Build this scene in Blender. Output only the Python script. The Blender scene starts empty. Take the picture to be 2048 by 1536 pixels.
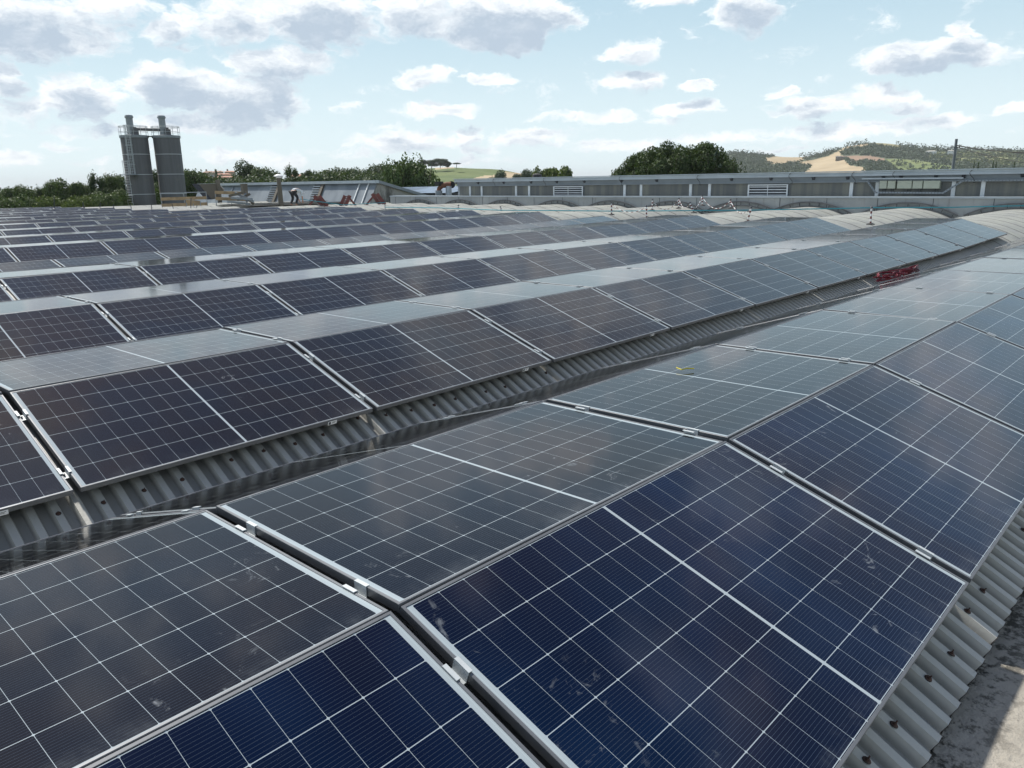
import bpy, bmesh, math, random
from mathutils import Vector, Matrix, Euler
R = math.radians
C = bpy.context.scene.collection
H = 9.0                                  # camera height above the ground (m)

# ------------------------------------------------------------------ camera
FPX, CX, CY = 1546.3, 1024.0, 768.0      # focal length in photo pixels
Fw = Vector((0.70560311, 0.66126077, -0.25467323))
Rt = Vector((0.68064096, -0.73244255, -0.01599363))
Up = Vector((0.19710947, 0.16205587, 0.9668949))
cam = bpy.data.cameras.new('camera'); co = bpy.data.objects.new('camera', cam); C.objects.link(co)
co.matrix_world = Matrix(((Rt.x, Up.x, -Fw.x, 0), (Rt.y, Up.y, -Fw.y, 0), (Rt.z, Up.z, -Fw.z, H), (0, 0, 0, 1)))
cam.sensor_fit = 'HORIZONTAL'; cam.sensor_width = 36; cam.lens = FPX / 2048 * 36
cam.clip_start = 0.05; cam.clip_end = 40000
bpy.context.scene.camera = co

def ray(x, y): return Fw + Rt * ((x - CX) / FPX) - Up * ((y - CY) / FPX)
def on_x(x, y, X): d = ray(x, y); d = d * (X / d.x); return Vector((d.x, d.y, d.z + H))
def on_z(x, y, z): d = ray(x, y); d = d * (z / d.z); return Vector((d.x, d.y, z + H))
def on_d(x, y, D): d = ray(x, y); d = d * (D / math.hypot(d.x, d.y)); return Vector((d.x, d.y, d.z + H))
def azel(x, y): d = ray(x, y); return math.degrees(math.atan2(d.y, d.x)), math.degrees(math.atan2(d.z, math.hypot(d.x, d.y)))
def proj(p):
    q = Vector(p) - Vector((0, 0, H)); w = q.dot(Fw)
    if w < 0.05: return (-1e5, -1e5)
    return (CX + FPX * q.dot(Rt) / w, CY - FPX * q.dot(Up) / w)

# ------------------------------------------------------------------ view + sun
sc = bpy.context.scene
sc.view_settings.view_transform = 'Standard'; sc.view_settings.look = 'None'
sc.view_settings.exposure = 0.6; sc.view_settings.gamma = 1.0
SUN_AZ, SUN_EL = 90.0, 53.0              # azimuth measured from +X towards +Y
sl = bpy.data.lights.new('sun', 'SUN'); so = bpy.data.objects.new('sun', sl); C.objects.link(so)
sl.energy = 4.0; sl.angle = R(2.2); sl.color = (1, 0.95, 0.87)
sd = Vector((math.cos(R(SUN_AZ)) * math.cos(R(SUN_EL)), math.sin(R(SUN_AZ)) * math.cos(R(SUN_EL)), math.sin(R(SUN_EL))))
so.rotation_euler = sd.to_track_quat('Z', 'Y').to_euler(); so.location = (0, 0, 60)

# ------------------------------------------------------------------ node helper
class NT:
    def __init__(s, nt): s.t = nt; s.n = nt.nodes; s.l = nt.links
    def set(s, inp, v):
        if v is None: return
        if isinstance(v, bpy.types.NodeSocket): s.l.new(v, inp)
        else: inp.default_value = v
    def new(s, typ, **kw):
        n = s.n.new(typ)
        for k, v in kw.items(): setattr(n, k, v)
        return n
    def m(s, op, a, b=None, c=None, clamp=False):
        n = s.new('ShaderNodeMath', operation=op, use_clamp=clamp)
        s.set(n.inputs[0], a); s.set(n.inputs[1], b); s.set(n.inputs[2], c); return n.outputs[0]
    def vm(s, op, a, b=None, out=0):
        n = s.new('ShaderNodeVectorMath', operation=op)
        s.set(n.inputs[0], a); s.set(n.inputs[1], b); return n.outputs[out]
    def sstep(s, v, a, b, lo=0.0, hi=1.0):
        n = s.new('ShaderNodeMapRange', interpolation_type='SMOOTHSTEP')
        s.set(n.inputs[0], v); s.set(n.inputs[1], a); s.set(n.inputs[2], b); s.set(n.inputs[3], lo); s.set(n.inputs[4], hi); return n.outputs[0]
    def mix(s, f, a, b, blend='MIX'):
        n = s.new('ShaderNodeMix', data_type='RGBA', blend_type=blend)
        s.set(n.inputs[0], f); s.set(n.inputs[6], a); s.set(n.inputs[7], b); return n.outputs[2]
    def noise(s, vec, scale, detail=4, rough=0.55, dist=0.0, out=0):
        n = s.new('ShaderNodeTexNoise'); s.set(n.inputs['Vector'], vec)
        n.inputs['Scale'].default_value = scale; n.inputs['Detail'].default_value = detail
        n.inputs['Roughness'].default_value = rough; n.inputs['Distortion'].default_value = dist; return n.outputs[out]
    def sep(s, v): n = s.new('ShaderNodeSeparateXYZ'); s.set(n.inputs[0], v); return n.outputs
    def comb(s, x, y, z): n = s.new('ShaderNodeCombineXYZ'); s.set(n.inputs[0], x); s.set(n.inputs[1], y); s.set(n.inputs[2], z); return n.outputs[0]
def rgb(r, g, b): return (r, g, b, 1)

# ------------------------------------------------------------------ sky (world)
W = bpy.data.worlds.new('World'); sc.world = W; W.use_nodes = True
wt = NT(W.node_tree); wt.n.clear()
# clouds seen in the photo: (px, py, half width px, half height px, strength)
CL = [(60, 60, 210, 75, 1.0), (150, 85, 100, 40, .7), (235, 15, 110, 45, .7), (330, 62, 60, 40, .95), (380, 95, 70, 22, .5),
      (470, 40, 130, 55, .85), (640, 40, 150, 75, 1.15), (690, 90, 70, 30, .6), (560, 130, 120, 50, .9), (860, 30, 150, 60, .8), (1010, 45, 175, 65, 1.15), (960, 20, 90, 50, .8),
      (340, 170, 130, 55, 1.1), (470, 205, 160, 62, 1.05), (540, 180, 80, 60, .9), (160, 200, 110, 55, 1.0), (60, 215, 110, 40, .6), (5, 160, 42, 48, .95),
      (420, 246, 200, 28, .8), (200, 258, 130, 18, .7), (850, 155, 72, 27, .95), (985, 162, 70, 15, .85), (885, 220, 115, 20, .9),
      (1270, 104, 95, 30, .85), (1272, 160, 78, 28, .95), (1385, 173, 45, 13, .75), (1330, -6, 90, 26, .9), (1485, 20, 85, 55, 1.05),
      (1840, 115, 150, 42, 1.1), (1960, 112, 120, 28, .8), (1925, 62, 50, 22, .6), (1610, 218, 90, 30, 1.0), (1760, 192, 100, 26, .9),
      (1700, 258, 250, 22, .72), (1890, 236, 80, 22, .8), (2040, 213, 60, 18, .9), (1380, 215, 100, 22, .9), (1565, 187, 45, 10, .6),
      (820, 282, 150, 32, .72), (1060, 278, 95, 30, .8), (940, 275, 60, 30, .6), (1230, 290, 130, 20, .62), (1420, 275, 170, 16, .5), (1235, 232, 80, 17, .7), (1100, 240, 75, 15, .6),
      (550, 322, 110, 20, .58), (450, 310, 60, 22, .65), (30, 322, 75, 26, .8), (165, 325, 75, 10, .6), (900, 325, 200, 14, .5), (700, 305, 80, 20, .5), (640, 300, 40, 12, .6), (1150, 235, 50, 11, .6), (1340, 240, 70, 12, .6), (780, 250, 45, 10, .5), (960, 305, 60, 12, .6), (1560, 300, 90, 10, .4), (700, 210, 40, 9, .35), (1650, 160, 40, 9, .35), (300, 290, 60, 12, .5), (110, 290, 60, 12, .5), (1830, 212, 60, 18, .6)]
grp = bpy.data.node_groups.new('clouds', 'ShaderNodeTree')
grp.interface.new_socket('AE', in_out='INPUT', socket_type='NodeSocketVector')
grp.interface.new_socket('D', in_out='OUTPUT', socket_type='NodeSocketFloat')
g = NT(grp); gi = g.new('NodeGroupInput'); go = g.new('NodeGroupOutput')
ae = gi.outputs[0]
acc = None
for (px, py, w, h, st) in CL:
    a, e = azel(px, py); sc_ = FPX * (1 + ((px - CX) ** 2 + (py - CY) ** 2) / FPX ** 2) ** .5
    wd = .97 * math.degrees(w / sc_) / math.cos(R(e)); hd = .97 * math.degrees(h / sc_)
    d = g.vm('SUBTRACT', ae, (a, e, 0)); d = g.vm('MULTIPLY', d, (1 / wd, 1 / hd, 0))
    q = g.vm('DOT_PRODUCT', d, d, out=1)
    b = g.m('MULTIPLY_ADD', q, -st, st)
    acc = b if acc is None else g.m('MAXIMUM', acc, b)
asep = g.sep(ae)
# free clouds away from the photographed part of the sky
cl2 = g.noise(g.vm('MULTIPLY', ae, (1, 1.9, 1)), .045, 6, .5)
hi = g.m('MAXIMUM', g.sstep(asep[1], 12.5, 19), g.m('MAXIMUM', g.sstep(asep[0], 80, 92), g.sstep(asep[0], 4, -8)))
free = g.m('MULTIPLY', g.m('SUBTRACT', g.sstep(cl2, .40, .62, -.3, .62), g.sstep(asep[1], 46, 66, 0, .95)), hi)
acc = g.m('MAXIMUM', g.m('MAXIMUM', acc, free), -.25)
nv = g.vm('MULTIPLY', ae, (.62, 1.15, 1))
n1 = g.noise(nv, .62, 10, .68); n2 = g.noise(g.vm('ADD', nv, (7, 3, 5)), .2, 3, .5)
dd = g.m('ADD', acc, g.m('MULTIPLY_ADD', n1, 2.3, -1.27)); dd = g.m('ADD', dd, g.m('MULTIPLY_ADD', n2, .5, -.25))
g.l.new(dd, go.inputs[0])
tc = wt.new('ShaderNodeTexCoord'); dirv = wt.vm('NORMALIZE', tc.outputs['Generated'])
s3 = wt.sep(dirv)
az = wt.m('MULTIPLY', wt.m('ARCTAN2', s3[1], s3[0]), 57.2958); el = wt.m('MULTIPLY', wt.m('ARCSINE', s3[2]), 57.2958)
wn = wt.noise(wt.comb(az, wt.m('MULTIPLY', el, 1.6), 0), .35, 4, .6, out=1)
wv = wt.vm('MULTIPLY', wt.vm('SUBTRACT', wn, (.5, .5, .5)), (3.6, 1.7, 0))
AE = wt.vm('ADD', wt.comb(az, el, 0), wv)
def cloud(off):
    n = wt.new('ShaderNodeGroup'); n.node_tree = grp
    wt.set(n.inputs[0], wt.vm('ADD', AE, off) if off else AE); return n.outputs[0]
D0 = cloud(None); D1 = cloud((0.5, 1.0, 0))
alpha = wt.sstep(D0, 0, .55)
thick = wt.sstep(wt.m('ADD', wt.m('MULTIPLY', D0, .45), wt.m('MULTIPLY', D1, .65)), 0, .95)
fine = wt.noise(wt.comb(az, wt.m('MULTIPLY', el, 1.8), 3), .75, 7, .62)
thick = wt.m('ADD', thick, wt.m('MULTIPLY_ADD', fine, .9, -.45), clamp=True)
ccol = wt.mix(thick, rgb(.73, .755, .77), rgb(.35, .42, .50))
sky = wt.new('ShaderNodeTexSky', sky_type='NISHITA'); sky.sun_disc = False
sky.sun_elevation = R(SUN_EL); sky.sun_rotation = R(90 - SUN_AZ); sky.altitude = 100; sky.air_density = 1.0; sky.dust_density = 1.2; sky.ozone_density = 1.0
skyc = wt.mix(1.0, sky.outputs[0], rgb(.066, .068, .074), 'MULTIPLY')
veil = wt.m('MULTIPLY_ADD', wt.sstep(el, 0, 20), -.12, wt.m('MULTIPLY_ADD', wt.sstep(el, 31, 56), -.83, .96))                       # thin high veil that pales the blue
skyc = wt.mix(veil, skyc, wt.mix(wt.sstep(el, 14, 34), wt.mix(wt.sstep(el, -1, 14), rgb(.58, .675, .70), rgb(.35, .49, .57)), rgb(.23, .29, .40)))
col = wt.mix(alpha, skyc, ccol)
bgn = wt.new('ShaderNodeBackground'); wt.l.new(col, bgn.inputs[0]); bgn.inputs[1].default_value = 1.0
wo = wt.new('ShaderNodeOutputWorld'); wt.l.new(bgn.outputs[0], wo.inputs[0])
W.cycles.sampling_method = 'MANUAL'; W.cycles.sample_map_resolution = 512

# ------------------------------------------------------------------ materials
MATS = {}
def mat(name, base=(.5, .5, .5), rough=.6, metal=0.0, var=.12, vscale=3.0, bump=0.0, bscale=20, coord='Object', spec=.5, fn=None):
    if name in MATS: return MATS[name]
    m = bpy.data.materials.new(name); m.use_nodes = True; t = NT(m.node_tree); b = t.n['Principled BSDF']
    b.inputs['Roughness'].default_value = rough; b.inputs['Metallic'].default_value = metal; b.inputs['Specular IOR Level'].default_value = spec
    c = t.new('ShaderNodeTexCoord').outputs[coord]
    n = t.noise(c, vscale, 5, .6)
    f = t.sstep(n, .3, .7)
    lo = rgb(*[v * (1 - var) for v in base]); hi = rgb(*[min(1, v * (1 + var)) for v in base])
    t.l.new(t.mix(f, lo, hi), b.inputs['Base Color'])
    if bump:
        bn = t.new('ShaderNodeBump'); bn.inputs['Strength'].default_value = bump; bn.inputs['Distance'].default_value = .02
        t.l.new(t.noise(c, bscale, 6, .65), bn.inputs['Height']); t.l.new(bn.outputs[0], b.inputs['Normal'])
    if fn: fn(t, b, c)
    MATS[name] = m; return m

PL, PW = 1.960, 1.126                     # solar panel length and width
def pv(t, b, c):
    x, y, z = t.sep(c)[:3]
    # cell grid: 9 + 9 half cells each side of the centre bar, 6 cells across
    ax = t.m('SUBTRACT', t.m('ABSOLUTE', x), .0065); cwx = .1047
    ux = t.m('DIVIDE', ax, cwx); fx = t.m('ABSOLUTE', t.m('SUBTRACT', ux, t.m('ROUND', ux)))
    dx = t.m('MULTIPLY', fx, cwx)
    cwy = .1828; uy = t.m('DIVIDE', t.m('ADD', y, cwy * 3), cwy); fy = t.m('ABSOLUTE', t.m('SUBTRACT', uy, t.m('ROUND', uy)))
    dy = t.m('MULTIPLY', fy, cwy)
    lx = t.m('LESS_THAN', dx, .0006); ly = t.m('LESS_THAN', dy, .0013)
    dia = t.m('LESS_THAN', t.m('ADD', dx, dy), .0052)
    cen = t.m('LESS_THAN', ax, 0.0)
    end = t.m('GREATER_THAN', t.m('ABSOLUTE', x), .0065 + 9 * cwx)
    line = t.m('MAXIMUM', t.m('MAXIMUM', lx, ly), t.m('MAXIMUM', dia, t.m('MAXIMUM', cen, end)))
    # bus bar wires run along the length
    bw = .01142; ub = t.m('DIVIDE', t.m('ADD', y, .0), bw); db = t.m('MULTIPLY', t.m('ABSOLUTE', t.m('SUBTRACT', ub, t.m('ROUND', ub))), bw)
    wire = t.m('LESS_THAN', db, .00055)
    # ribbon in the white end margin
    rib = t.m('LESS_THAN', t.m('ABSOLUTE', t.m('SUBTRACT', t.m('ABSOLUTE', x), .963)), .0016)
    oi = t.new('ShaderNodeObjectInfo').outputs['Random']
    cell = t.comb(t.m('FLOOR', t.m('DIVIDE', x, cwx)), t.m('FLOOR', uy), t.m('MULTIPLY', oi, 37.0))
    wn = t.new('ShaderNodeTexWhiteNoise', noise_dimensions='3D'); t.l.new(cell, wn.inputs[0])
    off = t.vm('ADD', c, t.comb(t.m('MULTIPLY', oi, 40.0), 0, 0))
    mott = t.sstep(t.noise(off, 1.3, 2, .5), .35, .65)
    blue = t.mix(mott, rgb(.0010, .0016, .0065), rgb(.0010, .0028, .013))
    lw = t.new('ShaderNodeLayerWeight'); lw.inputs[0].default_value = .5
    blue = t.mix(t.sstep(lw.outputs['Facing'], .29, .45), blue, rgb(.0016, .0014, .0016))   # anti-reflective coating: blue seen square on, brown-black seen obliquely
    cb = t.new('ShaderNodeObjectInfo').outputs['Color']; refl_blue = t.new('ShaderNodeSeparateColor'); t.l.new(cb, refl_blue.inputs[0])
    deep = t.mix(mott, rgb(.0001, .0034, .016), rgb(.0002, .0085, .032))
    blue = t.mix(refl_blue.outputs[0], blue, deep)                  # nearest front slope: blue sky reflection painted into the cell colour
    dark = t.mix(t.m('MULTIPLY', wn.outputs[0], .3), blue, rgb(.0018, .0017, .0026))
    colr = t.mix(wire, dark, rgb(.030, .042, .060))
    colr = t.mix(line, colr, rgb(.31, .36, .385)); colr = t.mix(t.m('MULTIPLY', rib, end), colr, rgb(.34, .4, .42))
    # dusty hand marks and dried splashes, only on some modules
    sm = t.noise(off, 9.0, 4, .7, 1.5); big = t.noise(off, 1.7, 1, .4)
    smu = t.m('MULTIPLY', t.sstep(sm, .60, .74), t.sstep(big, .54, .68))
    film = t.m('MULTIPLY', t.sstep(t.noise(off, 2.6, 5, .7), .45, .8), .05)
    dust = t.m('MULTIPLY_ADD', smu, .34, t.m('MULTIPLY_ADD', film, .22, .0015))
    edge = t.m('MULTIPLY', t.sstep(y, -.46, -.555), t.sstep(t.noise(off, 7, 5, .7), .4, .75))   # dirt gathers along the lower edge
    dust = t.m('MULTIPLY_ADD', edge, .10, dust)
    colr = t.mix(dust, colr, rgb(.30, .33, .35))
    t.l.new(colr, b.inputs['Base Color'])
    rr = t.m('MULTIPLY_ADD', t.noise(off, 4.0, 4, .6), .06, .055); rr = t.m('MULTIPLY_ADD', smu, .25, rr)
    t.l.new(rr, b.inputs['Roughness'])
    # anti-reflective layer: reflected light drifts between violet-brown and blue from cell to cell
    tint = t.mix(t.sstep(t.noise(off, .9, 2, .5), .4, .62), rgb(.19, .10, .09), rgb(.08, .11, .19))
    tint = t.mix(.22, tint, t.mix(wn.outputs[0], rgb(.18, .11, .11), rgb(.09, .11, .18)))
    t.l.new(tint, b.inputs['Specular Tint'])
    b.inputs['Specular IOR Level'].default_value = .5; b.inputs['Sheen Weight'].default_value = 0.0; b.inputs['Sheen Roughness'].default_value = .28; b.inputs['Sheen Tint'].default_value = (.90, .90, 1, 1); b.inputs['IOR'].default_value = 2.25
    bn = t.new('ShaderNodeBump'); bn.inputs['Strength'].default_value = .12; bn.inputs['Distance'].default_value = .004
    t.l.new(t.noise(off, 3.0, 2, .5), bn.inputs['Height']); t.l.new(bn.outputs[0], b.inputs['Normal'])
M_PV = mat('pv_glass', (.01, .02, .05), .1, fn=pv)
M_ALU = mat('anodised_aluminium', (.15, .158, .17), .48, .5, .1, 8)
M_BRIGHT = mat('bright_aluminium', (.48, .51, .52), .5, .2, .06, 12)
M_STICK = mat('sticker', (.7, .72, .72), .5)
def sheet(t, b, c):
    x, y, z = t.sep(c)[:3]
    n = t.noise(c, .8, 5, .6); n2 = t.noise(t.vm('MULTIPLY', c, (6, .5, .5)), 1.6, 5, .65); n3 = t.noise(c, 14, 4, .7)
    base = t.mix(t.sstep(n, .3, .7), rgb(.33, .34, .335), rgb(.44, .44, .41))
    base = t.mix(t.sstep(n2, .48, .74, 0, .6), base, rgb(.24, .225, .19))
    base = t.mix(t.sstep(n3, .58, .76, 0, .5), base, rgb(.15, .14, .12))
    lich = t.m('MULTIPLY', t.sstep(x, 20, 25), t.sstep(t.noise(c, 2.2, 5, .7), .4, .7, .1, .7))
    base = t.mix(lich, base, rgb(.49, .50, .43))
    near = t.sstep(x, 26, 14)
    base = t.mix(t.m('MULTIPLY', near, .55), base, rgb(.44, .43, .39))
    u = t.m('DIVIDE', x, 1.12); d = t.m('ABSOLUTE', t.m('SUBTRACT', u, t.m('ROUND', u)))
    lap = t.m('MULTIPLY', t.m('LESS_THAN', d, .016), t.sstep(x, 20, 23))
    base = t.mix(t.m('MULTIPLY', lap, .8), base, rgb(.07, .065, .06))
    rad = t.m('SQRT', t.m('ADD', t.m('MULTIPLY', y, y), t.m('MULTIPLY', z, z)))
    groove = t.sstep(rad, 3.530, 3.504)                       # shade in the troughs between ribs painted darker, along with grime
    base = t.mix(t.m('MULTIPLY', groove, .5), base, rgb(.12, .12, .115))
    t.l.new(base, b.inputs['Base Color'])
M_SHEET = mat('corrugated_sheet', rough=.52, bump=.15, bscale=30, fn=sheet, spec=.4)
def concrete(t, b, c):
    n = t.noise(c, 1.1, 6, .65); n2 = t.noise(c, 26, 5, .75); n3 = t.noise(c, 5, 6, .75)
    base = t.mix(t.sstep(n, .3, .7), rgb(.30, .28, .24), rgb(.40, .37, .32))
    base = t.mix(t.sstep(n3, .58, .8, 0, .3), base, rgb(.2, .19, .165))
    base = t.mix(t.sstep(n2, .62, .7, 0, .75), base, rgb(.055, .05, .045))
    x, y, z = t.sep(c)[:3]
    moss = t.m('MULTIPLY', t.sstep(y, .2, .46), t.sstep(t.noise(c, 18, 5, .7), .45, .6))
    base = t.mix(moss, base, rgb(.05, .047, .038))
    t.l.new(base, b.inputs['Base Color'])
M_CONC = mat('old_concrete', rough=.92, bump=.8, bscale=24, fn=concrete)
M_RUST = mat('rusty_steel', (.16, .07, .04), .8, 0, .35, 14, .3)
M_RED = mat('red_oxide_paint', (.14, .035, .03), .55, 0, .25, 3)
M_BLACK = mat('black_rubber', (.02, .02, .02), .7)
M_WALLG = mat('grey_cladding', (.25, .275, .29), .5, 0, .1, 2)
M_FASC = mat('grey_fascia', (.22, .25, .275), .42, .2, .08, 1.5)
M_GUT = mat('gutter_sheet', (.42, .47, .51), .4, .3, .08, 1.2)
def para(t, b, c):
    n = t.noise(t.vm('MULTIPLY', c, (1, 3.5, .35)), 1.5, 5, .65); n2 = t.noise(c, .7, 4, .6)
    base = t.mix(t.sstep(n2, .35, .65), rgb(.31, .33, .335), rgb(.38, .395, .395)); t.l.new(t.mix(t.sstep(n, .52, .75, 0, .55), base, rgb(.19, .18, .165)), b.inputs['Base Color'])
M_PARA = mat('parapet_panel', rough=.6, fn=para)
M_DARK = mat('dark_steel', (.055, .06, .07), .5, .3, .2, 6)
M_ARCH = mat('weathered_steel', (.12, .125, .13), .6, .1, .2, 4)
M_WHITE = mat('white_paint', (.66, .69, .70), .5, 0, .06, 3)
M_WOOD = mat('timber', (.33, .235, .13), .75, 0, .25, 2.5, .2)
M_TEAL = mat('teal_rope', (.03, .24, .30), .6)
M_CREAM = mat('cream_enclosure', (.42, .45, .37), .5, 0, .05)
def silo_fn(t, b, c):
    n = t.noise(t.vm('MULTIPLY', c, (3, 3, .12)), 1.6, 5, .65); n2 = t.noise(c, 1.2, 5, .6)
    base = t.mix(t.sstep(n, .3, .75), rgb(.112, .112, .112), rgb(.142, .143, .145)); t.l.new(t.mix(t.sstep(n2, .55, .75, 0, .4), base, rgb(.17, .165, .14)), b.inputs['Base Color'])
M_SILO = mat('silo_concrete', rough=.75, fn=silo_fn)
M_BROWN = mat('brown_cladding', (.105, .092, .07), .6, 0, .12, .6)
M_NAVY = mat('dark_cladding', (.018, .022, .035), .4)
def trans(t, b, c):
    n = t.noise(t.vm('MULTIPLY', c, (1, 1.6, .05)), 1.4, 4, .6)
    t.l.new(t.mix(t.sstep(n, .4, .72), rgb(.105, .112, .11), rgb(.19, .19, .16)), b.inputs['Base Color'])
M_PANE = mat('translucent_sheet', rough=.4, fn=trans)
def ribs(t, b, c):
    y = t.sep(c)[1]
    w = t.m('FRACT', t.m('MULTIPLY', y, 2.2)); e = t.m('LESS_THAN', w, .12)
    n = t.noise(t.vm('MULTIPLY', c, (1, .7, .1)), .9, 4, .6)
    base = t.mix(t.sstep(n, .35, .65), rgb(.13, .155, .18), rgb(.20, .23, .255))
    t.l.new(t.mix(t.m('MULTIPLY', e, .35), base, rgb(.16, .19, .22)), b.inputs['Base Color'])
M_RIBS = mat('ribbed_cladding', rough=.45, fn=ribs)
def stained(t, b, c):
    n = t.noise(t.vm('MULTIPLY', c, (1, 1, .35)), .8, 6, .7)
    t.l.new(t.mix(t.sstep(n, .5, .68, 0, .85), rgb(.36, .355, .33), rgb(.06, .06, .055)), b.inputs['Base Color'])
M_STAIN = mat('stained_render', rough=.9, fn=stained)

def leafmat(name, c1, c2, c3):
    m = bpy.data.materials.new(name); m.use_nodes = True; t = NT(m.node_tree); b = t.n['Principled BSDF']
    ri = t.new('ShaderNodeNewGeometry').outputs['Random Per Island']; c = t.new('ShaderNodeTexCoord').outputs['Object']
    n = t.sstep(t.noise(c, .45, 3, .6), .35, .65)
    base = t.mix(ri, rgb(*c1), rgb(*c2)); base = t.mix(t.m('MULTIPLY', n, .6), base, rgb(*c3))
    t.l.new(base, b.inputs['Base Color']); b.inputs['Roughness'].default_value = .6; b.inputs['Specular IOR Level'].default_value = .25
    tr = t.new('ShaderNodeBsdfTranslucent'); t.l.new(t.mix(.5, base, rgb(.09, .13, .02)), tr.inputs[0])
    mx = t.new('ShaderNodeMixShader'); mx.inputs[0].default_value = .22
    t.l.new(b.outputs[0], mx.inputs[1]); t.l.new(tr.outputs[0], mx.inputs[2]); t.l.new(mx.outputs[0], t.n['Material Output'].inputs[0])
    return m
L_MID = leafmat('leaf_mid', (.045, .075, .024), (.09, .135, .040), (.065, .10, .028))
L_DARK = leafmat('leaf_dark', (.026, .050, .020), (.052, .085, .030), (.038, .066, .022))
L_PINE = leafmat('leaf_pine', (.018, .040, .010), (.045, .082, .016), (.030, .060, .010))
L_CEDAR = leafmat('leaf_cedar', (.030, .055, .045), (.055, .085, .068), (.035, .062, .046))
L_LIGHT = leafmat('leaf_light', (.060, .10, .020), (.13, .17, .035), (.085, .12, .028))
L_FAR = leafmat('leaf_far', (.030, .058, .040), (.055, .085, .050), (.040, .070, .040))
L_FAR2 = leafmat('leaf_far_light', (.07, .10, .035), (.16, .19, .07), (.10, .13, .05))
M_BARK = mat('bark', (.07, .055, .04), .9, 0, .3, 5, .3)

# ------------------------------------------------------------------ mesh builder
class MB:
    def __init__(s): s.v = []; s.f = []; s.mi = []
    def add(s, vs, fs, mi=0, M=None):
        o = len(s.v)
        s.v += [tuple(M @ Vector(p)) if M else tuple(p) for p in vs]
        s.f += [tuple(i + o for i in f) for f in fs]; s.mi += [mi] * len(fs); return s
    def box(s, a, b, mi=0, M=None):
        (x0, y0, z0), (x1, y1, z1) = a, b
        vs = [(x0, y0, z0), (x1, y0, z0), (x1, y1, z0), (x0, y1, z0), (x0, y0, z1), (x1, y0, z1), (x1, y1, z1), (x0, y1, z1)]
        return s.add(vs, [(0, 3, 2, 1), (4, 5, 6, 7), (0, 1, 5, 4), (1, 2, 6, 5), (2, 3, 7, 6), (3, 0, 4, 7)], mi, M)
    def tube(s, pts, r, n=8, mi=0, r2=None, cap=True):
        pts = [Vector(p) for p in pts]; o = len(s.v); k = len(pts)
        for i, p in enumerate(pts):
            d = (pts[min(i + 1, k - 1)] - pts[max(i - 1, 0)]).normalized()
            u = d.cross(Vector((0, 0, 1)));  u = u.normalized() if u.length > 1e-3 else Vector((1, 0, 0)); w = d.cross(u)
            rr = r if r2 is None else r + (r2 - r) * i / max(1, k - 1)
            for j in range(n):
                a = 2 * math.pi * j / n; s.v.append(tuple(p + (u * math.cos(a) + w * math.sin(a)) * rr))
        for i in range(k - 1):
            for j in range(n):
                s.f.append((o + i * n + j, o + i * n + (j + 1) % n, o + (i + 1) * n + (j + 1) % n, o + (i + 1) * n + j)); s.mi.append(mi)
        if cap:
            s.f.append(tuple(o + j for j in range(n))[::-1]); s.f.append(tuple(o + (k - 1) * n + j for j in range(n))); s.mi += [mi, mi]
        return s
    def bar(s, a, b, w, h, mi=0):
        a, b = Vector(a), Vector(b); d = (b - a).normalized(); u = d.cross(Vector((0, 0, 1)))
        u = u.normalized() if u.length > 1e-3 else Vector((1, 0, 0)); v = u.cross(d)
        vs = [tuple(p + u * (i * w / 2) + v * (j * h / 2)) for p in (a, b) for i, j in ((-1, -1), (1, -1), (1, 1), (-1, 1))]
        return s.add(vs, [(0, 1, 2, 3), (7, 6, 5, 4), (0, 4, 5, 1), (1, 5, 6, 2), (2, 6, 7, 3), (3, 7, 4, 0)], mi)
    def lathe(s, prof, n=32, c=(0, 0, 0), mi=0, cap=True):
        o = len(s.v)
        for r, z in prof:
            for j in range(n):
                a = 2 * math.pi * j / n; s.v.append((c[0] + r * math.cos(a), c[1] + r * math.sin(a), c[2] + z))
        for i in range(len(prof) - 1):
            for j in range(n):
                s.f.append((o + i * n + j, o + i * n + (j + 1) % n, o + (i + 1) * n + (j + 1) % n, o + (i + 1) * n + j)); s.mi.append(mi)
        if cap: s.f.append(tuple(o + j for j in range(n))[::-1]); s.f.append(tuple(o + (len(prof) - 1) * n + j for j in range(n))); s.mi += [mi, mi]
        return s
    def mesh(s, name, mats):
        me = bpy.data.meshes.new(name); me.from_pydata(s.v, [], s.f)
        for m in (mats if isinstance(mats, (list, tuple)) else [mats]): me.materials.append(m)
        me.polygons.foreach_set('material_index', s.mi); me.update(); return me
    def build(s, name, mats, parent=None, smooth=False, loc=None, rot=None):
        me = s.mesh(name, mats)
        if smooth:
            me.polygons.foreach_set('use_smooth', [True] * len(me.polygons))
            me.set_sharp_from_angle(angle=R(40))
        return link(name, me, parent, loc, rot)
def link(name, me, parent=None, loc=None, rot=None):
    o = bpy.data.objects.new(name, me); C.objects.link(o)
    if parent: o.parent = parent
    if loc is not None: o.location = loc
    if rot is not None: o.rotation_euler = rot
    return o
def tag(o, label=None, cat=None, group=None, kind=None):
    if label: o['label'] = label
    if cat: o['category'] = cat
    if group: o['group'] = group
    if kind: o['kind'] = kind
    return o
def empty(name, loc=(0, 0, 0), rot=(0, 0, 0), **k):
    o = bpy.data.objects.new(name, None); C.objects.link(o); o.location = loc; o.rotation_euler = rot; return tag(o, **k)
def L(*p): return Vector(p) + Vector((0, 0, H))            # coordinates given relative to the camera height
def local(parent, p): return Vector(p) - parent.location
ORD = ['', 'first', 'second', 'third', 'fourth', 'fifth', 'sixth', 'seventh', 'eighth', 'ninth', 'tenth', 'eleventh', 'twelfth', 'thirteenth',
       'fourteenth', 'fifteenth', 'sixteenth', 'seventeenth', 'eighteenth', 'nineteenth', 'twentieth']

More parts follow.
